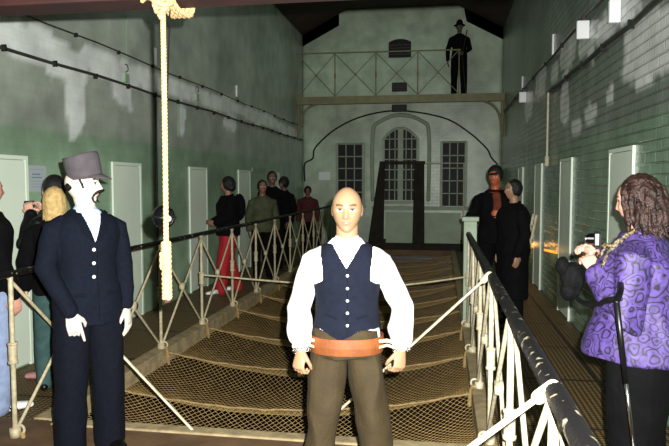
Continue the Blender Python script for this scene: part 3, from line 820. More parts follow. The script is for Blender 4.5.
class Person:
    def __init__(s, name, label, cat, loc, rz, H=1.75, pose=None, vox=.0045, w=1.0, skin='e0b090', face=None, headw=1.0, group=None, headoff=(0, 0, 0), nose=1.0, shw=.185, dep=1.05, hsc=1.0, neck=1.0):
        s.s = H/1.75; s.w = w; s.dep = dep; s.hsc = hsc; s.neck = neck; s.vox = vox; s.pose = default_pose()
        for k, v in (pose or {}).items():
            if isinstance(v, dict) and k in ('L', 'R'): s.pose[k].update(v)
            elif k == 'legs': s.pose['legs'].update(v)
            else: s.pose[k] = v
        s.root = empty(name, loc, R(rz)); tag(s.root, label, cat, group)
        s.shw = shw
        s.hrot = Euler([R(a) for a in s.pose['head']], 'XYZ')
        s.hc = (V((0, -.012, 1.635)) + V(headoff) + s.lean(1.635))*s.s
        s.body(skin, face or {}, headw, nose)
    def lean(s, z):
        return V((0, -s.pose['lean']*max(0, z-.95), 0))
    def P(s, p, lean=True):
        p = V(p); return (p+(s.lean(p.z) if lean else V()))*s.s
    def sh(s, k):
        return V((k*s.shw*(.5+.5*s.w), 0, 1.355))
    def torso(s, bm, z0, z1, off=0, flare=0, wz=None, n=24, power=.9):
        T = [t for t in TORSO]
        zs = [z0] + [t[0] for t in T if z0+.02 < t[0] < z1-.02] + [z1]
        pts, rad = [], []
        for z in zs:
            if z <= T[0][0]: a, b = T[0][1:]
            elif z >= T[-1][0]: a, b = T[-1][1:]
            else:
                for p, q in zip(T, T[1:]):
                    if p[0] <= z <= q[0]:
                        f = (z-p[0])/(q[0]-p[0]); a = p[1]+(q[1]-p[1])*f; b = p[2]+(q[2]-p[2])*f
            ww = s.w if z < 1.38 else .5+.5*s.w
            fl = flare*max(0, (1.1-z)/.3) if flare else 0
            pts.append(s.P((0, 0, z))); rad.append(((a*ww+off+fl)*s.s, (b*(ww if z > 1.38 else ww*(s.dep if z < 1.30 else 1+(s.dep-1)*.6))+off+fl)*s.s))
        tube(bm, pts, rad, n=n, flat=True, side=(1, 0, 0), power=power)
    def arm_pts(s, k):
        A = s.pose[k]; sg = 1 if k == 'L' else -1
        return s.P(s.sh(sg)), V(A['el'])*s.s, V(A['wr'])*s.s
    def body(s, skin, face, headw, nose):
        q = s.s; bm = nb()
        s.torso(bm, .88, 1.48, -.012)
        tube(bm, [s.P((0, .012, 1.42)), s.P((0, .006, 1.50)), s.hc+V((0, .01, -.05))*q], [(.058*q*(.6+.4*s.w), .055*q), (.052*q*(.6+.4*s.w)*s.neck, .052*q*s.neck), (.052*q*s.neck, .052*q)], n=16)
        for k, sg in (('L', 1), ('R', -1)):
            a, e, wv = s.arm_pts(k); A = s.pose[k]
            tube(bm, [s.P((sg*.06, 0, 1.385)), s.P((sg*s.shw*.72, 0, 1.38)), a, a+(e-a)*.3, e, e+(wv-e)*.35, wv], [.045*q, .048*q, .050*q*s.w**.5, .047*q*s.w**.5, .036*q, .036*q, .0235*q], n=14)
            hand(bm, wv+V(A['hd']).normalized()*.015*q, A['hd'], A['pn'], A.get('ts', sg if True else 1), A['curl'], q*A.get('hs', 1), A.get('point', False))
            h, kn, an = [V(p)*q for p in s.pose['legs'][k]]
            tube(bm, [h+V((0, 0, .02)), h+(kn-h)*.3, kn, kn+(an-kn)*.35, an], [.085*q*s.w, .078*q*s.w, .052*q, .05*q, .034*q], n=16)
            tx, ty = s.pose['legs']['toe']
            tube(bm, [an+V((0, .03, -.02))*q, an+V((0, .0, -.035))*q, an+V((sg*tx*.6, ty*.6, -.045))*q, an+V((sg*tx, ty, -.053))*q], [(.03*q, .03*q), (.036*q, .036*q), (.04*q, .026*q), (.033*q, .017*q)], side=(1, 0, 0), n=12)
        head_mesh(bm, s.hc, s.hrot, q*s.hsc, headw, nose=nose)
        me = bake(bm, s.vox, 2)
        s.me = me
        at = me.color_attributes.new('paint', 'FLOAT_COLOR', 'POINT')
        inv = (Matrix.Translation(s.hc) @ s.hrot.to_matrix().to_4x4() @ Matrix.Scale(q*s.hsc, 4)).inverted()
        sk = lin(skin); lip = lin(face.get('lip', 'a86a60')); brow = lin(face.get('brow', '3a2a20')); iris = lin(face.get('iris', '4a3a2a')); stub = face.get('stubble')
        cols = []
        for v in me.vertices:
            c = sk
            if v.co.z > s.hc.z-.14*q:
                p = inv @ v.co; ax = abs(p.x)
                if p.y < -.035 and abs(p.z) < .12:
                    def m(cc, k):
                        k = max(0, min(1, k)); return tuple(a*(1-k)+b*k for a, b in zip(c, cc))
                    dl = (ax/.023)**2+((p.z+.053)/.0095)**2
                    if dl < 1.3: c = m(lip, (1.3-dl)*3)
                    bz = .028+.006*min(1, ax/.03)-(.10*max(0, ax-.036))
                    if .012 < ax < .05 and abs(p.z-bz) < .006: c = m(brow, face.get('browk', 1)*(1-(abs(p.z-bz)/.006)**2)*1.6)
                    de = ((ax-.030)/.0145)**2+((p.z-.008)/.0068)**2
                    if de < 1.0: c = m(lin('e8e6e0'), 1); 
                    di = ((ax-.030)/.0062)**2+((p.z-.008)/.0062)**2
                    if di < 1.1 and de < 1.05: c = m(iris, 1)
                    dt = ((ax-.030)/.017)**2+((p.z-.0135)/.004)**2
                    if 0 < dt < 1: c = m(lin('2c1e18'), face.get('lash', .6)*(1-dt)*2)
            cols.extend((*c, 1))
        at.data.foreach_set('color', cols)
        s.o = link('body', me, M['skin'], s.root)
    def sleeves(s, bm, r=(.066, .055, .042), end=1.0, off=0, balloon=0):
        q = s.s
        for k, sg in (('L', 1), ('R', -1)):
            a, e, wv = s.arm_pts(k); ww = s.w**.5
            p = [s.P((sg*.05, 0, 1.375)), s.P((sg*s.shw*.72, 0, 1.382)), a, a+(e-a)*.35, e, e+(wv-e)*.5, e+(wv-e)*(.86*end), e+(wv-e)*end]
            rr = [r[0]*.85, r[0]*.9, r[0], r[0]*.95, r[1], (r[1]+r[2])/2+balloon, r[2]+balloon*.9, r[2]]
            tube(bm, p, [x*q*ww for x in rr], n=16, flat=False)
    def fold(s, v):
        return 1.0
    def top(s, name, m, z0=.80, off=.022, flare=0, r=(.066, .056, .044), end=1.0, vox=None, amp=.005, balloon=0, seed=1, label=None, z1=1.475, freq=9):
        bm = nb(); s.torso(bm, z0, z1, off, flare); s.sleeves(bm, r, end, balloon=balloon)
        me = bake(bm, vox or max(s.vox, .006), 4, amp*s.s, freq, seed)
        o = link(name, me, M[m] if isinstance(m, str) else m, s.root)
        if label: o['label'] = label
        return o, me
    def legs(s, name, m, z1=1.0, z0=.06, r=(.100, .082, .068), vox=None, amp=.006, seed=2, off=.012):
        q = s.s; bm = nb(); s.torso(bm, .86, z1, off)
        for k, sg in (('L', 1), ('R', -1)):
            h, kn, an = [V(p)*q for p in s.pose['legs'][k]]
            en = an+V((0, 0, z0-.075))*q
            tube(bm, [h+V((0, 0, .03)), h+(kn-h)*.3, h+(kn-h)*.65, kn, kn+(en-kn)*.5, en], [r[0]*q*s.w, r[0]*q*s.w, (r[0]+r[1])/2*q*s.w, r[1]*q*s.w**.7, (r[1]+r[2])/2*q*s.w**.5, r[2]*q], n=20)
        me = bake(bm, vox or max(s.vox, .006), 4, amp*q, 7, seed)
        return link(name, me, M[m], s.root), me
    def shoes(s, m, name='shoe', sole=None):
        q = s.s
        for k, sg in (('L', 1), ('R', -1)):
            h, kn, an = [V(p)*q for p in s.pose['legs'][k]]; tx, ty = s.pose['legs']['toe']
            bm = nb()
            tube(bm, [an+V((0, .045, -.035))*q, an+V((0, .01, -.030))*q, an+V((sg*tx*.5, ty*.5, -.036))*q, an+V((sg*tx*1.05, ty*1.08, -.048))*q], [(.034*q, .036*q), (.040*q, .042*q), (.048*q, .034*q), (.040*q, .024*q)], side=(1, 0, 0), n=14)
            tube(bm, [an+V((0, .01, -.02))*q, an+V((0, .005, .03))*q], .042*q, n=12)
            me = bake(bm, max(s.vox, .005), 2); o = link(name, me, M[m], s.root)
            if sole:
                b2 = nb()
                for t in (-.02, 0, .02):
                    for sx in (1, -1):
                        tube(b2, [an+V((sg*tx*.5+sx*.046, ty*.45+t, -.058))*q, an+V((sg*tx*.5+sx*.040, ty*.45+t+.02, -.02))*q], .0045, n=5)
                obj('shoe_stripes', b2, M[sole], o)
    def HM(s): return Matrix.Translation(s.hc) @ s.hrot.to_matrix().to_4x4() @ Matrix.Scale(s.s*s.hsc, 4)
    def hair(s, m, pieces, amp=.006, freq=30, vox=None, seed=4, name='hair'):
        """pieces: ellipsoids ('e',c,r) and tubes ('t',pts,radii) in head space"""
        bm = nb()
        for p in pieces:
            if p[0] == 'e': ell(bm, p[1], p[2])
            else: tube(bm, cr(p[1], 4) if len(p) > 3 else p[1], p[2], n=8)
        T = s.HM()
        for v in bm.verts: v.co = T @ v.co
        me = bake(bm, vox or max(.005, s.vox), 2, amp*s.s, freq, seed)
        return link(name, me, M[m], s.root)
    def headpart(s, name, bm, m, smooth=True, parent=None):
        T = s.HM()
        for v in bm.verts: v.co = T @ v.co
        return obj(name, bm, M[m], parent or s.root, smooth)

def cranium(extra=0, back=.018, up=.020): return ('e', (0, back, up), (.082+extra, .090+extra, .103+extra))

# ---- the front mannequin in shirt sleeves
fm = Person('mannequin', 'bald mannequin in white shirt, navy waistcoat and orange leather belt, front centre', 'mannequin', (-.45, 3.10, 0), 7, 1.62,
    pose=dict(L=dict(el=(.292, .02, 1.115), wr=(.285, -.10, .925), hd=(-.12, -.25, -1), pn=(-.6, .8, .0), curl=1.05, ts=-1),
              R=dict(el=(-.262, .02, 1.10), wr=(-.235, -.10, .915), hd=(-.15, -.25, -1), pn=(.6, .8, 0), curl=1.05, ts=1),
              legs=dict(L=((.092, 0, .88), (.145, -.02, .48), (.18, .02, .075)), R=((-.092, 0, .88), (-.125, -.02, .48), (-.16, .02, .075))),
              head=(3, 0, -2)), vox=.0036, skin='98785a', face=dict(lip='7a6a5e', brow='5e452c', iris='3c5a70', browk=.9, lash=1.1), headw=.98, nose=.9, hsc=1.065, neck=1.12, headoff=(0, 0, -.008))
so, sme = fm.top('shirt', 'shirt', z0=.95, off=.006, r=(.060, .058, .040), end=.93, balloon=.018, amp=.010, vox=.005, freq=11)
# waistcoat
bm = nb(); fm.torso(bm, .90, 1.475, .017, n=40)
me = bake(bm, .005, 4, .0012, 6, 3)
q = fm.s
def vpred(c, n):
    x, y, z = c.x/q, c.y/q, c.z/q
    if z > 1.452: return False
    if abs(x) > .132-.012*min(1, max(0, (1.40-z)/.08))+.13*max(0, min(1, (1.27-z)/.08)): return False          # armholes
    if y < 0:
        if abs(x) < (z-1.335)*.62: return False
        hem = 1.012-.055*max(0, 1-abs(x+.03)/.10)
        if z < hem: return False
    elif z < .99: return False
    return True
vo = shell('waistcoat', me, vpred, M['vest'], fm.root, .002, .005)
from mathutils.bvhtree import BVHTree
def front(me, x, z, off=0.004, y0=-1):
    bt = me.get('_') if False else BVH(me)
    h = bt.ray_cast(V((x, y0, z)), V((0, 1, 0)))
    return (h[0]+h[1]*off, h[1]) if h[0] else (V((x, -.12, z)), V((0, -1, 0)))
_b = {}
def BVH(me):
    if me.name not in _b:
        bm = nb(); bm.from_mesh(me); _b[me.name] = BVHTree.FromBMesh(bm); bm.free()
    return _b[me.name]
for z in (1.30, 1.235, 1.17, 1.105, 1.04):
    p, n_ = front(me, .005*q, z*q, .009); bm = nb(); disc(bm, p, n_, .007, .006, 12); obj('waistcoat_button', bm, M['silver'], vo, True)
bm = nb(); pts = [front(me, (.004)*q, z*q, .0075)[0] for z in (1.33, 1.25, 1.18, 1.12, 1.05, .985)]
tube(bm, pts, .0016, n=6); obj('button_placket', bm, M['navy'], vo)
for sx in (-1, 1):
    bm = nb(); tube(bm, [front(me, sx*x*q, z*q, .008)[0] for x, z in ((.05, 1.075), (.07, 1.08), (.09, 1.085), (.105, 1.09))], (.005, .0025), n=6, side=(0, 0, 1)); obj('pocket_welt', bm, M['navy'], vo)
# collar
def collar(P_, m, z0=1.455, rad=.062, spread=.06, drop=.055, th=.004, parent=None, h=.04):
    q = P_.s; bm = nb(); N = 28; inner = []; 
    for i in range(N+1):
        a = -pi/2+.10+(2*pi-.20)*i/N
        f = abs(((i/N)-.5)*2)**6                       # 1 at the front tips
        up = V((cos(a)*rad*.93, sin(a)*rad*.93+.010, z0+h-.022*f)); lo = V((cos(a)*(rad+.018+.012*f), sin(a)*(rad+.014+.02*f)+.008, z0-.006-drop*f*.8))
        if f > .3: lo.x += math.copysign(spread*.35*f, cos(a))
        inner.append((up*q, lo*q))
    vs = [(bm.verts.new(u), bm.verts.new(l)) for u, l in inner]
    for a, b in zip(vs, vs[1:]): bm.faces.new((a[0], b[0], b[1], a[1]))
    o = obj('shirt_collar', bm, M[m], parent or P_.root, True)
    s = o.modifiers.new('t', 'SOLIDIFY'); s.thickness = th; s.offset = 0
    return o
collar(fm, 'shirt')
# trousers and belt
fm.legs('trousers', 'olive', z1=1.0, r=(.092, .084, .076), vox=.006, amp=.016)
bm = nb(); fm.torso(bm, .882, .967, .024, n=48); bmesh.ops.delete(bm, geom=[f for f in bm.faces if len(f.verts) > 4], context='FACES')
bo = obj('belt', bm, M['belt'], fm.root, False); sm_ = bo.modifiers.new('t', 'SOLIDIFY'); sm_.thickness = .006; sm_.offset = 1
fm.shoes('shoe')
for sg, k in ((1, 'L'), (-1, 'R')):
    a, e, wv = fm.arm_pts(k); d = (wv-e).normalized()
    ax = wv-d*.012
    bm = nb()
    for i in range(16):                                  # ruffled cuff
        an = 2*pi*i/16; u = d.orthogonal().normalized(); b = d.cross(u)
        ell(bm, ax+(u*cos(an)+b*sin(an))*.036, (.011, .011, .017), u=8, v=6)
    me_ = bake(bm, .004, 2); link('cuff', me_, M['shirt'], fm.root)
    bm = nb()
    for i in range(15):
        an = 2*pi*i/15; torus(bm, wv+d*.012+(u*cos(an)+b*sin(an))*.037, (u*cos(an+1.2)+b*sin(an+1.2)) if i % 2 else d+u*.2, .0085, .0024, n=10, m=5)
    obj('chain_shackle', bm, M['chrome'], fm.root, True)
    bx = sg*.16*q
    bm = nb()
    tube(bm, [V((bx, -.07, .945*q)), V((sg*.21*q, -.115, .962*q)), wv+V((-sg*.02, -.03, .022))], (.009, .003), n=8, side=(0, 0, 1))
    tube(bm, [V((bx, -.07, .91*q)), V((sg*.21*q, -.115, .938*q)), wv+V((-sg*.02, -.03, -.002))], (.007, .003), n=8, side=(0, 0, 1))
    obj('wrist_strap', bm, M['strap'], fm.root, True)

# ---- the uniformed mannequin on the left
lm = Person('mannequin', 'mannequin in navy jacket and tall grey cap with black moustache, far left', 'mannequin', (-2.085, 3.52, 0), 50, 1.765,
    pose=dict(L=dict(el=(.235, .03, 1.13), wr=(.215, -.05, .885), hd=(.05, -.12, -1), pn=(-.5, .5, 0), curl=.30, ts=-1, hs=1.08),
              R=dict(el=(-.235, .0, 1.14), wr=(-.150, -.14, .90), hd=(.20, -.10, -1), pn=(.3, .9, 0), curl=.75, point=True, ts=1, hs=1.08),
              head=(-3, 0, 58), legs=dict(toe=(.02, -.12))), vox=.0038, skin='cdc2b6', face=dict(lip='b08a80', brow='1a1412', iris='2a2018'), headoff=(-.020, -.004, -.024), nose=1.0, neck=1.1)
bm = nb(); lm.torso(bm, .95, 1.475, .004); me = bake(bm, .007, 3); link('shirt_front', me, M['blueshirt'], lm.root)
q = lm.s
jbm = nb(); lm.torso(jbm, .80, 1.472, .020, .012, n=40); lm.sleeves(jbm, (.064, .056, .044), .97)
jme = bake(jbm, .005, 4, .006, 8, 5)
def jpred(c, n):
    x, y, z = c.x/q, c.y/q, c.z/q
    if z > 1.452 and abs(x) < .075: return False
    if y < 0 and z > 1.285 and abs(x) < (z-1.285)*.33+.002 and z < 1.6: return False
    return True
jo = shell('jacket', jme, jpred, M['navy'], lm.root, 0, .005, True)
def lpred(c, n):
    x, y, z = c.x/q, c.y/q, c.z/q
    if y > 0 or z < 1.27: return False
    if z > 1.452 and abs(x) < .075: return False
    e = (z-1.285)*.33+.002
    return e <= abs(x) < e+.05*min(1, (z-1.27)/.07) and z < 1.46
shell('lapel', jme, lpred, M['navytr'], jo, .003, .005)
for z in (1.245, 1.165, 1.085):
    p, n_ = front(jme, -.01*q, z*q, .008); bm = nb(); ell(bm, p, (.011, .008, .011), u=12, v=8); obj('jacket_button', bm, M['silver'], jo, True)
bm = nb(); tube(bm, [front(jme, .012*q, z*q, .002)[0] for z in (1.27, 1.2, 1.1, 1.0, .9, .83)], (.002, .004), n=6); obj('jacket_front_edge', bm, M['navytr'], jo)
for sx in (-1, 1):
    bm = nb(); tube(bm, [front(jme, sx*x*q, .985*q, .004)[0] for x in (.06, .09, .12)], (.012, .003), n=8, side=(0, 0, 1)); obj('pocket_flap', bm, M['navytr'], jo)
collar(lm, 'blueshirt', rad=.060, z0=1.458, h=.035)
lm.legs('trousers', 'navytr', z1=.98, r=(.104, .094, .088), z0=.04, vox=.006, amp=.007, off=.008)
lm.shoes('shoe')
for k in 'LR':
    a, e, wv = lm.arm_pts(k); d = (wv-e).normalized(); bm = nb(); tube(bm, [wv-d*.03, wv+d*.004], .034, n=14); obj('shirt_cuff', bm, M['blueshirt'], lm.root, True)
# cap: tall felt crown tilted back with a sloping peak
bm = nb(); prof = [(.022, .088, .102, 0), (.045, .093, .106, -.004), (.090, .097, .108, -.008), (.150, .101, .110, -.012), (.168, .100, .109, -.014), (.173, .094, .103, -.014)]
tube(bm, [V((0, .012+d, z+.0)) for z, a, b, d in prof], [(a, b) for z, a, b, d in prof], n=40, flat=True)
T = Matrix.Translation((0, -.034, .018)) @ Euler((R(-13), 0, 0)).to_matrix().to_4x4() @ Matrix.Diagonal((.95, .93, .94, 1))
for v in bm.verts: v.co = T @ v.co
cap = lm.headpart('cap', bm, 'cap')
bm = nb(); N = 18; rowsv = []
for j in range(4):
    f = j/3; row = []
    for i in range(N+1):
        a = pi+ .35 + (pi-.70)*i/N
        bulge = sin(pi*i/N)**.7
        row.append(bm.verts.new((cos(a)*.090*(1+.05*f), .008+sin(a)*.100 - f*.052*bulge, .034 - f*.052*bulge)))
    rowsv.append(row)
for r0, r1 in zip(rowsv, rowsv[1:]):
    for i in range(N): bm.faces.new((r0[i], r0[i+1], r1[i+1], r1[i]))
for v in bm.verts: v.co = T @ v.co
pk = lm.headpart('cap_peak', bm, 'cap', parent=cap); sm = pk.modifiers.new('t', 'SOLIDIFY'); sm.thickness = .005
# sideburns, back hair
lm.hair('hairblack', [('t', [(.070, -.002, .035), (.0725, -.012, .010), (.069, -.016, -.012)], .008), ('t', [(-.070, -.002, .035), (-.0725, -.012, .010), (-.069, -.016, -.012)], .008), ('e', (0, .05, .0), (.064, .046, .040))], amp=.003, vox=.004)
bm = nb()
for sx in (-1, 1):
    pts = cr([(0, -.116, -.034), (sx*.016, -.110, -.035), (sx*.034, -.094, -.040), (sx*.050, -.074, -.054), (sx*.055, -.062, -.074), (sx*.050, -.066, -.094), (sx*.038, -.078, -.104)], 5)
    tube(bm, pts, [.0058+.0022*sin(pi*min(1, i/18)) if i < 20 else .0075-.0005*(i-20) for i in range(len(pts))], n=8)
lm.headpart('moustache', bm, 'hairblack')

# ---- woman in purple jacket
pw = Person('person', 'long brown haired person in a purple swirl patterned jacket holding a camera, right foreground', 'person', (.94, 3.18, 0), -114, 1.665,
    pose=dict(L=dict(el=(.27, -.02, 1.08), wr=(.125, -.185, 1.275), hd=(-.45, -.5, .62), pn=(-.6, -.2, -.5), curl=.75, ts=-1),
              R=dict(el=(-.25, -.06, 1.12), wr=(-.07, -.22, 1.335), hd=(.45, -.4, .45), pn=(.6, -.2, -.5), curl=.8, ts=1),
              legs=dict(L=((.10, 0, .88), (.12, .0, .48), (.12, .03, .075)), R=((-.10, 0, .88), (-.12, 0, .48), (-.12, .03, .075))),
              head=(10, 0, -5), lean=.03), vox=.0045, w=1.22, dep=1.38, nose=.8, skin='c09480', face=dict(brow='3a2418', iris='3a2a20'), headw=1.03)
q = pw.s
po, pme = pw.top('jacket', 'purple', z0=.88, off=.026, flare=.075, r=(.072, .068, .050), end=.97, amp=.011, vox=.006, seed=9, freq=7)
bm = nb(); torus(bm, pw.P((0, .0, 1.475)), (0, -.35, 1), .078*q, .020*q, n=32, m=10); obj('jacket_collar', bm, M['purple'], po, True)
pw.legs('trousers', 'darkcloth', z1=.98, r=(.115, .098, .085), vox=.008, amp=.006, off=.01)
pw.shoes('shoe')
random.seed(3)
pc = [cranium(.010, .020, .018), ('e', (0, .06, -.03), (.078, .058, .085)), ('e', (0, .078, -.11), (.095, .045, .075)), ('e', (.05, .06, -.12), (.045, .045, .065)), ('e', (-.05, .06, -.12), (.045, .045, .065))]
for i in range(70):
    a = R(random.uniform(-62, 242)); x = cos(a)*.088; y = .018+sin(a)*.096
    if y < -.045: continue
    L = random.uniform(.13, .20); ph = random.uniform(0, 6)
    pts = [(x*.75, .018+(y-.018)*.75, .085)]
    for j in range(1, 7):
        f = j/6; out = 1+.22*f+.05*sin(ph+f*9)
        pts.append((x*out+.008*sin(ph+f*8), .018+(y-.018)*out+.010*f+.008*cos(ph+f*7), .06-(L+.06)*f))
    pc.append(('t', pts, [.009, .011, .011, .010, .010, .008, .005]))
pw.hair('hairbrown', pc, amp=.007, freq=34, vox=.0045)
# the camera she holds, with strap
hc_ = (pw.arm_pts('L')[2]+pw.arm_pts('R')[2])/2+V((0, -.085, .055))
def world(P_, p):
    return P_.root.matrix_basis @ V(p)
ck = empty('compact_camera', world(pw, (.105, -.185, 1.378)), pw.root.rotation_euler.z+R(12)); tag(ck, 'small black and silver camera held up in the hands of the purple jacketed person', 'camera')
bm = nb(); box(bm, -.055, .055, -.014, .014, -.032, .032, .006); obj('camera_body', bm, M['black'], ck)
bm = nb(); disc(bm, (.01, -.026, 0), (0, 1, 0), .026, .026); disc(bm, (.01, -.042, 0), (0, 1, 0), .021, .016); obj('lens', bm, M['blackgloss'], ck)
bm = nb(); box(bm, -.05, .05, .0142, .016, -.026, .026); obj('screen', bm, M['blackgloss'], ck)
bm = nb(); torus(bm, (.01, -.050, 0), (0, 1, 0), .021, .003); obj('lens_ring', bm, M['chrome'], ck, True)
M['goldpat'] = mat('gold_black_patterned_strap', '75674a', .4, 0, 70, .3, col2='221c14', thr=(.48, .54))
bm = nb()
tube(bm, cr([(.078, -.015, 1.432), (.104, -.038, 1.416), (.124, -.064, 1.392), (.138, -.091, 1.368), (.140, -.12, 1.352), (.12, -.155, 1.352)], 5), (.012, .006), n=8, side=(0, 0, 1))
tube(bm, cr([(.124, -.064, 1.385), (.150, -.100, 1.350), (.160, -.125, 1.320), (.172, -.135, 1.285), (.165, -.150, 1.255)], 5), (.009, .005), n=8, side=(0, 0, 1))
tube(bm, cr([(.135, -.14, 1.36), (.155, -.145, 1.33), (.15, -.165, 1.30), (.13, -.18, 1.315)], 5), (.007, .005), n=8, side=(0, 0, 1))
so_ = obj('neck_strap', bm, M['goldpat'], None, True); so_.location = pw.root.location; so_.rotation_euler = pw.root.rotation_euler
tag(so_, 'gold and black patterned strap running from the neck to the camera', 'strap')
# black bag hanging under the hands and the strap round the elbow
bg = empty('camera_bag', world(pw, (.07, -.30, 1.19)), pw.root.rotation_euler.z); tag(bg, 'soft black camera bag hanging below the hands of the purple jacketed person', 'bag')
bm = nb(); ell(bm, (0, 0, -.01), (.05, .055, .075)); ell(bm, (0, -.01, -.07), (.04, .045, .05)); ell(bm, (0.01, -.05, .05), (.03, .03, .04)); me = bake(bm, .006, 2, .008, 20, 3); link('bag_body', me, M['bagblack'], bg)
bm = nb(); tube(bm, cr([(0, .0, -.09), (.06, .07, -.12), (.14, .14, -.10), (.2, .20, -.07), (.235, .26, -.05)], 5), (.014, .006), n=8, side=(0, 0, 1)); obj('bag_strap', bm, M['black'], bg, True)
tp = empty('monopod', (.84, 2.72, 0)); tag(tp, 'slim silver monopod with black upper section hanging beside the purple jacketed person', 'monopod')
A = V((.715, 2.74, 1.155)); B = V((.905, 2.89, .0)); 
def seg(f0, f1, r, nm, m):
    bm = nb(); tube(bm, [A.lerp(B, f0), A.lerp(B, f1)], r, n=12, flat=True, side=(1, 0, 0)); rel(obj(nm, bm, M[m], smooth=True), tp)
seg(0, .30, .011, 'upper_tube', 'black'); seg(.30, .56, .0075, 'middle_tube', 'chrome'); seg(.56, .63, .013, 'clamp', 'silver'); seg(.63, .97, .007, 'lower_tube', 'chrome'); seg(.96, 1.0, .012, 'rubber_foot', 'black')
bm = nb(); tube(bm, cr([A, A+V((.03, .06, .04)), A+V((.05, .14, .06))], 4), (.012, .004), n=8); rel(obj('wrist_loop', bm, M['black'], smooth=True), tp)

# ---- visitors on the left walkway
def visitor(label, loc, rz, H, top, legs, hair, pose=None, shoe='shoe', skin='b88a70', w=1.0, vox=.008, z0=.84, off=.03, hairm='hairblack', group=None, r=(.074, .064, .05), lr=(.10, .08, .062)):
    p = Person('person', label, 'person', loc, rz, H, pose=pose, vox=vox, w=w, skin=skin, group=group)
    o, me = p.top('jacket', top, z0=z0, off=off, r=r, vox=max(vox, .008), amp=.008)
    p.legs('trousers', legs, vox=max(vox, .008), r=lr); p.shoes(shoe, sole='black' if shoe == 'sneaker' else None)
    if hair: p.hair(hairm, hair, vox=max(vox, .007))
    bm = nb(); torus(bm, p.P((0, 0, 1.47)), (0, -.3, 1), .075*p.s, .018*p.s, n=20, m=8); obj('jacket_collar', bm, M[top], o, True)
    return p
SHORT = [cranium(.006, .022, .022), ('e', (0, .045, -.02), (.078, .06, .06))]
visitor('person in black jacket, pale blue jeans and striped white trainers, cut by the left edge', (-3.17, 4.08, 0), 150, 1.70, 'darkcloth', 'jeans', SHORT, shoe='sneaker', skin='c48f78', lr=(.105, .092, .082))
bw = visitor('person in black knit hat and quilted jacket photographing with a small camera', (-3.20, 4.92, 0), -95, 1.68, 'darkquilt', 'teal', None, shoe='pinkshoe', skin='d9a890', z0=.92,
    pose=dict(L=dict(el=(.24, -.12, 1.20), wr=(.09, -.17, 1.43), hd=(-.2, -.4, .8), pn=(-.7, -.3, 0), curl=.8), R=dict(el=(-.24, -.12, 1.20), wr=(-.09, -.17, 1.43), hd=(.2, -.4, .8), pn=(.7, -.3, 0), curl=.8)), vox=.006)
bw.hair('hairblack', [cranium(.012, .020, .034), ('e', (0, .04, -.0), (.086, .062, .05))], amp=.002, name='knit_hat')
bm = nb(); bw.torso(bm, .80, .97, .034, .01); link('plaid_shirt_tail', bake(bm, .008, 3, .004, 8, 2), M['plaid'], bw.root)
pc_ = empty('compact_camera', world(bw, V((0, -.255, 1.52))*bw.s), bw.root.rotation_euler.z); tag(pc_, 'tiny dark camera held up by the person in the black knit hat', 'camera')
bm = nb(); box(bm, -.05, .05, -.012, .012, -.03, .03, .005); obj('camera_body', bm, M['black'], pc_)
bm = nb(); disc(bm, (0, -.02, 0), (0, 1, 0), .02, .02); obj('lens', bm, M['chrome'], pc_)
bm = nb(); tube(bm, cr([(.05, 0, 0), (.055, .02, -.08), (.05, .03, -.16), (.045, .03, -.2)], 4), .003, n=6); obj('wrist_cord', bm, M['silver'], pc_)
BLONDE = [cranium(.006, .02, .02), ('e', (0, .05, -.04), (.078, .05, .07))]
for i in range(34):
    a = R(-35+250*i/33); x = cos(a)*.078; y = .02+sin(a)*.086; L_ = random.uniform(.10, .15)
    BLONDE.append(('t', [(x*.7, .02+(y-.02)*.7, .085), (x*1.08, .02+(y-.02)*1.05, .03), (x*1.15, .02+(y-.02)*1.1, -.05), (x*(1.1+.1*sin(i*2.1)), .02+(y-.02)*1.1, -.05-L_)], [.008, .009, .008, .004]))
bl = visitor('blonde haired person mostly hidden behind the uniformed mannequin', (-3.00, 4.62, 0), -150, 1.60, 'darkcloth', 'teal', BLONDE, hairm='blonde', skin='d9a890')
rd = visitor('person in black hooded jacket and bright red trousers walking on the left walkway', (-3.12, 9.15, 0), -60, 1.72, 'darkcloth', 'red', [cranium(.014, .03, .015), ('e', (0, .06, -.04), (.08, .06, .07))], skin='8a6250', shoe='sneaker', vox=.01, w=1.12, z0=.88, off=.04, lr=(.11, .09, .08),
    pose=dict(L=dict(el=(.26, -.02, 1.16), wr=(.16, -.20, 1.08), hd=(-.5, -.8, 0)), R=dict(el=(-.26, -.02, 1.16), wr=(-.16, -.20, 1.08), hd=(.5, -.8, 0)), head=(14, 0, -25), legs=dict(L=((.09, 0, .90), (.11, -.10, .50), (.12, -.14, .075)), R=((-.09, 0, .90), (-.11, .02, .50), (-.12, .16, .075)))))
bm = nb(); ell(bm, V((0, .17, 1.28)), (.15, .09, .2)); link('rucksack', bake(bm, .01, 2, .006, 10, 2), M['darkcloth'], rd.root)
visitor('person in khaki jacket with pale lapel, first of the waiting group on the left walkway', (-3.0, 10.6, 0), 25, 1.68, 'khaki', 'darkcloth', SHORT, skin='7d5a4a', vox=.011)
visitor('tallest dark clothed person standing behind the khaki jacket', (-3.12, 11.7, 0), 20, 1.85, 'darkcloth', 'darkcloth', SHORT, skin='6a4c40', vox=.012)
visitor('dark clothed person with bushy hair right of the tallest in the waiting group', (-3.12, 12.6, 0), -30, 1.75, 'darkcloth', 'darkcloth', [cranium(.02, .02, .02)], skin='5c443a', vox=.012, w=1.15)
visitor('person in dark red top at the right end of the waiting group', (-3.0, 14.4, 0), 10, 1.56, 'maroon', 'darkcloth', [cranium(.012, .02, .02)], skin='7a4a3c', vox=.012, w=1.1)
visitor('short person in mottled pale green coat at the far end of the left railing', (-2.97, 15.3, 0), 160, 1.15, 'pattern', 'darkcloth', SHORT, skin='7a5a4a', vox=.012, z0=.6)

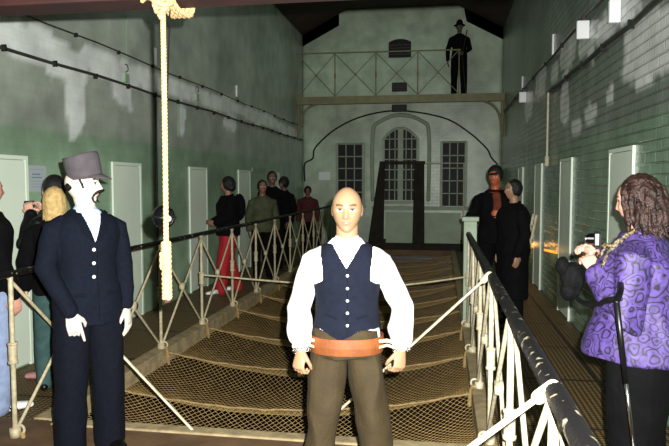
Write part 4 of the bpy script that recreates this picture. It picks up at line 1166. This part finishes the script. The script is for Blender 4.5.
# ---- visitors on the right walkway
np_ = visitor('person in dark cap and rust orange scarf standing by the newel post', (.68, 8.3, 0), -12, 1.84, 'darkcloth', 'darkcloth', None, skin='a05030', vox=.009,
    pose=dict(L=dict(el=(.26, -.05, 1.15), wr=(.14, -.24, 1.2), hd=(-.6, -.6, .1), pn=(-.3, .8, 0), curl=.6), R=dict(el=(-.27, -.05, 1.15), wr=(-.20, -.26, 1.12), hd=(-.1, -.8, -.2), pn=(.3, .6, 0), curl=.6), head=(8, 0, -10)))
np_.hair('hairblack', [cranium(.01, .02, .03), ('e', (0, -.08, .04), (.05, .04, .012))], name='cap', amp=.002)
bm = nb(); torus(bm, np_.P((0, -.02, 1.46)), (0, -.4, 1), .07*np_.s, .03*np_.s, n=20, m=8); tube(bm, [np_.P((.03, -.12, 1.43)), np_.P((.05, -.16, 1.3)), np_.P((.04, -.165, 1.18))], (.05, .02), n=10); obj('scarf', bm, M['rust'], np_.root, True)
visitor('person in long black coat right of the person in the rust scarf, right walkway', (.82, 7.5, 0), -70, 1.67, 'darkcloth', 'darkcloth', SHORT, skin='8a6a50', vox=.01, z0=.35, w=1.15, off=.04)

# ---- figure on the upper gallery
gf = Person('mannequin', 'dark suited figure in a brimmed hat standing on the upper gallery', 'mannequin', (.43, 16.55, 3.8), 5, 1.84, vox=.010, skin='4a443c',
    pose=dict(L=dict(el=(.25, .0, 1.12), wr=(.10, -.16, 1.02), hd=(-.8, -.4, -.2), pn=(0, .8, 0)), R=dict(el=(-.27, .0, 1.12), wr=(-.27, -.04, .86))))
gf.top('jacket', 'darkcloth', z0=.84, off=.022, vox=.01, amp=.004); gf.legs('trousers', 'darkcloth', vox=.01); gf.shoes('shoe')
bm = nb(); disc(bm, (0, .01, .045), (0, 0, 1), .135, .012, 24); tube(bm, [(0, .01, .045), (0, .01, .11)], [(.09, .1), (.078, .09)], n=20); h_ = gf.headpart('hat', bm, 'darkcloth')
bm = nb(); tube(bm, [(0, -.125, 1.44), (0, -.128, 1.30)], (.025, .008), n=8); obj('shirt_front', bm, M['frame'], gf.root)
bm = nb(); tube(bm, [(.16, -.16, .02), (.05, -.19, 1.0), (.17, -.12, 1.62)], .012, n=6); st_ = obj('stick', bm, M['drape'], gf.root)
